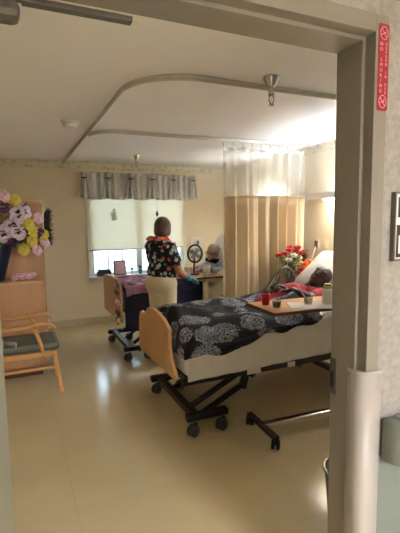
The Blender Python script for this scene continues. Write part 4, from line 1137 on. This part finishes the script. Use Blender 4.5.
chain(bm, [(pt(-.015, -.075, .88), .128), (pt(-.015, .075, .88), .128)]); chain(bm, [(pt(0, 0, .93), .13), (pt(0, 0, .82), .13)])
for s in (-1, 1): chain(bm, [(pt(0, s*.085, .82), .105), (pt(.01, s*.09, .48), .082), (pt(-.02, s*.09, .10), .075)])
obj('trousers', bm, M['khaki'], r, remesh=.008)
for s in (-1, 1):
    bm = BM(); cap(bm, pt(-.05, s*.09, .045), pt(.14, s*.10, .036), .047, .038); ball(bm, pt(.14, s*.10, .034), (.05, .045, .034)); obj('shoe', bm, M['white'], r, remesh=.008)
for A, sd in ((armR, 1),):
    bm = BM(); dd = (A[2]-A[1]); chain(bm, [(A[1].lerp(A[2], .72), .041), (A[2], .034)])
    hand(bm, A[2], dd*Vector((1, 1, .5)), Vector((0, 0, -1)), -sd, 1.15, .45); obj('glove', bm, M['glove'], r, remesh=.005)
for k in range(26):
    a = 2*PI*k/26; drop = max(0, math.cos(a))
    p = pt(-.01+.125*math.cos(a)+.05*drop, .12*math.sin(a), 1.375-.20*drop-.012*math.sin(a)**2+.005*(k % 2))
    if abs(math.sin(a)) > .5: p = p+Vector((0, 0, .0))
    bm = BM(); blossom(bm, p, .034, Vector((p-pt(-.01, 0, 1.25)))); obj('lei_flower', bm, [M['coral'], M['orange'], M['pinkw'], M['rosered']][k % 4], r, smooth=True)
for k in range(9):       # strand hanging down the front right
    p = pt(.135+.006*math.sin(k), .07-.002*k, 1.30-.034*k); bm = BM(); blossom(bm, p, .034, F+Rr); obj('lei_flower', bm, [M['coral'], M['pinkw'], M['rosered']][k % 3], r, smooth=True)

# --- patient lying in the near bed
ca, sa = math.cos(.17), math.sin(.17)
def rc(a, y, h): return Vector((1.89+a*ca-sa*h, y, .72+a*sa+ca*h))      # along / above the raised back
yc = 3.08
r = thing('person', 'person in a red shirt lying back in the near bed with hands raised', 'person', (1.89, yc, .72))
hc = rc(.735, yc-.03, .16)
bm = BM()
P, Rm = head(bm, hc, (-.55, -.42, .55), (.75, -.10, .66), 1.06)
chain(bm, [(rc(.68, yc-.02, .12), .050), (rc(.60, yc, .075), .060)])
chain(bm, [(rc(.57, yc-.13, .05), .062), (rc(.57, yc+.13, .05), .062)])
chain(bm, [(rc(.46, yc, .035), .085), (rc(.10, yc, .03), .085)])
for s_ in (-1, 1): chain(bm, [(Vector((1.94, yc+s_*.08, .745)), .07), (Vector((1.55, yc+s_*.11, .745)), .05), (Vector((1.20, yc+s_*.11, .745)), .036)])
aN = [rc(.58, yc-.19, .06), Vector((2.30, yc-.23, .875)), Vector((2.225, yc-.04, .925))]
aF = [rc(.58, yc+.19, .06), Vector((2.30, yc+.22, .88)), Vector((2.16, yc+.06, .92))]
for A, sd in ((aN, 1), (aF, -1)):
    chain(bm, [(A[0], .052), (A[1], .042), (A[2], .032)])
hand(bm, aN[2], (-.6, .15, .30), (-.3, .2, -1), 1, 1.05, .5); hand(bm, aF[2], (-.7, -.4, .15), (0, .1, -1), -1, 1.05, .5)
obj('body', bm, M['skin_d'], r, remesh=VX)
eyes(r, P, Rm, 1.06, M['skin_d'])
bm = BM(); ball(bm, P(-.022, 0, .034), (.094, .079, .091), 0, 20, 14, Rm); obj('hair', bm, M['hairb'], r, smooth=True)
bm = BM()
chain(bm, [(rc(.57, yc-.13, .05), .074), (rc(.57, yc+.13, .05), .074)]); chain(bm, [(rc(.52, yc, .04), .10), (rc(.10, yc, .035), .10)])
chain(bm, [(rc(.45, yc-.1, .035), .082), (rc(.10, yc-.1, .03), .09)]); chain(bm, [(rc(.45, yc+.1, .035), .082), (rc(.10, yc+.1, .03), .09)])
for A in (aN, aF): chain(bm, [(A[0], .066), (A[0].lerp(A[1], .55), .055)])
obj('shirt', bm, M['red'], r, remesh=.008)
r2 = thing('water_glass', 'small clear glass held in the hands of the patient in the near bed', 'glass', (2.10, yc+.0, .93))
bm = BM(); lathe(bm, (2.10, yc-.01, .932), [(.02, 0), (.022, .004), (.006, .01), (.006, .035), (.024, .05), (.026, .085), (.0235, .085), (.021, .052)], 18); obj('glass_wall', bm, M['clear'], r2, smooth=True)

# --- patient sitting up in the far bed
def rf(a, y, h): return Vector((2.12+a*ca2-sa2*h, y, .77+a*sa2+ca2*h))
yc = 4.88
r = thing('person', 'grey-haired person in a pale blue gown sitting up in the far bed', 'person', (2.12, yc, .77))
hc = Vector((2.345, yc-.03, 1.125))
bm = BM()
P, Rm = head(bm, hc, (-.80, -.55, -.05), (.15, 0, 1), .95)
chain(bm, [(hc+Vector((.03, .01, -.06)), .05), (Vector((2.43, yc, 1.00)), .056)])
chain(bm, [(Vector((2.43, yc-.13, .99)), .072), (Vector((2.43, yc+.13, .99)), .072)])
chain(bm, [(Vector((2.42, yc, .98)), .11), (Vector((2.27, yc, .885)), .105)])
for s in (-1, 1): chain(bm, [(Vector((2.22, yc+s*.08, .86)), .07), (Vector((1.75, yc+s*.09, .80)), .042), (Vector((1.40, yc+s*.09, .79)), .034)])
aN = [Vector((2.43, yc-.19, .99)), Vector((2.40, yc-.25, .90)), Vector((2.22, yc-.12, .94))]
aF = [Vector((2.43, yc+.19, .99)), Vector((2.36, yc+.27, .90)), Vector((2.20, yc+.15, .93))]
for A, sd in ((aN, 1), (aF, -1)): chain(bm, [(A[0], .05), (A[1], .04), (A[2], .03)])
hand(bm, aN[2], (-.8, .3, 0), (0, 0, -1), 1, 1, .5); hand(bm, aF[2], (-.8, -.3, 0), (0, 0, -1), -1, 1, .5)
obj('body', bm, M['skin_l'], r, remesh=VX)
eyes(r, P, Rm, .95)
bm = BM(); ball(bm, P(-.028, 0, .045), (.095, .082, .088), 0, 18, 12, Rm)
for s in (-1, 1): ball(bm, P(-.03, s*.062, .0), (.05, .024, .05), 0, 12, 8, Rm)
obj('hair', bm, M['hairw'], r, remesh=VX)
bm = BM()
for s in (-1, 1): tube(bm, [P(.098, s*.034+.022*math.cos(q), .016+.018*math.sin(q)) for q in [2*PI*i/16 for i in range(16)]], .003, 6, closed=True); tube(bm, [P(.098, s*.056, .018), P(0, s*.088, .015)], .0025, 6)
obj('spectacles', bm, M['ink'], r)
bm = BM()
chain(bm, [(Vector((2.43, yc-.13, .985)), .085), (Vector((2.43, yc+.13, .985)), .085)]); chain(bm, [(Vector((2.42, yc, .975)), .128), (Vector((2.27, yc, .885)), .122)])
for A in (aN, aF): chain(bm, [(A[0], .068), (A[1], .062), (A[1].lerp(A[2], .5), .052)])
obj('gown', bm, M['gown'], r, remesh=.008)
bm = BM(); tube(bm, [Vector((2.42, yc+.0, 1.025))+Vector((.105*math.cos(q)-.015, .125*math.sin(q), -.015*math.cos(q))) for q in [2*PI*i/24 for i in range(24)]], .034, 10, closed=True); obj('neck_cushion', bm, M['scarf'], r, smooth=True)

# ------------------------------------------------------------------ hall lamp, daylight, camera
r = thing('hall_ceiling_light', 'fluorescent hall ceiling light panel above the camera side of the door', 'ceiling light', (1.6, -3.7, CZ-.04))
bm = BM(); box(bm, (1.0, -4.0, CZ-.04), (2.2, -3.4, CZ-.0005)); obj('light_frame', bm, M['white'], r)
bm = BM(); box(bm, (1.03, -3.97, CZ-.045), (2.17, -3.43, CZ-.0405)); obj('light_lens', bm, M['halllamp'], r)

W = bpy.data.worlds.new('sky'); bpy.context.scene.world = W; W.use_nodes = True
nt = W.node_tree; bg = nt.nodes['Background']
tc = nt.nodes.new('ShaderNodeTexCoord'); sp = nt.nodes.new('ShaderNodeSeparateXYZ'); nt.links.new(tc.outputs['Generated'], sp.inputs['Vector'])
rp = ramp_node(nt, mth(nt, 'ADD', sp.outputs['Z'], .3), [(.25, (205, 222, 240)), (.45, (228, 236, 246)), (.9, (190, 214, 244))])
nt.links.new(rp.outputs['Color'], bg.inputs['Color']); bg.inputs['Strength'].default_value = 3.0
pl = bpy.data.lights.new('window_portal', 'AREA'); pl.shape = 'RECTANGLE'; pl.size = WX1-WX0; pl.size_y = WZ1-WZ0
po = bpy.data.objects.new('window_portal', pl); C.objects.link(po); po.location = ((WX0+WX1)/2, YB+.16, (WZ0+WZ1)/2); po.rotation_euler = (-PI/2, 0, 0); pl.cycles.is_portal = True

cam = bpy.data.cameras.new('camera'); co = bpy.data.objects.new('camera', cam); C.objects.link(co)
cam.sensor_fit = 'HORIZONTAL'; cam.sensor_width = 36; cam.lens = 36*415/400; cam.clip_start = .02
yaw, pit, rol = (math.radians(v) for v in (24.03, -6.16, -.81))
f = Vector((math.sin(yaw)*math.cos(pit), math.cos(yaw)*math.cos(pit), math.sin(pit))); rt = Vector((math.cos(yaw), -math.sin(yaw), 0)); up = rt.cross(f)
r2_ = rt*math.cos(rol)+up*math.sin(rol); u2 = -rt*math.sin(rol)+up*math.cos(rol)
mw = Matrix((r2_, u2, -f)).transposed().to_4x4(); mw.translation = (0, 0, 1.54); co.matrix_world = mw
sc = bpy.context.scene; sc.camera = co
vs = sc.view_settings; vs.view_transform = 'Standard'; vs.look = 'None'; vs.gamma = 1; vs.use_curve_mapping = False; vs.exposure = 2.25
sc.cycles.use_denoising = True
sc.cycles.max_bounces = 8; sc.cycles.diffuse_bounces = 5; sc.cycles.sample_clamp_indirect = 6
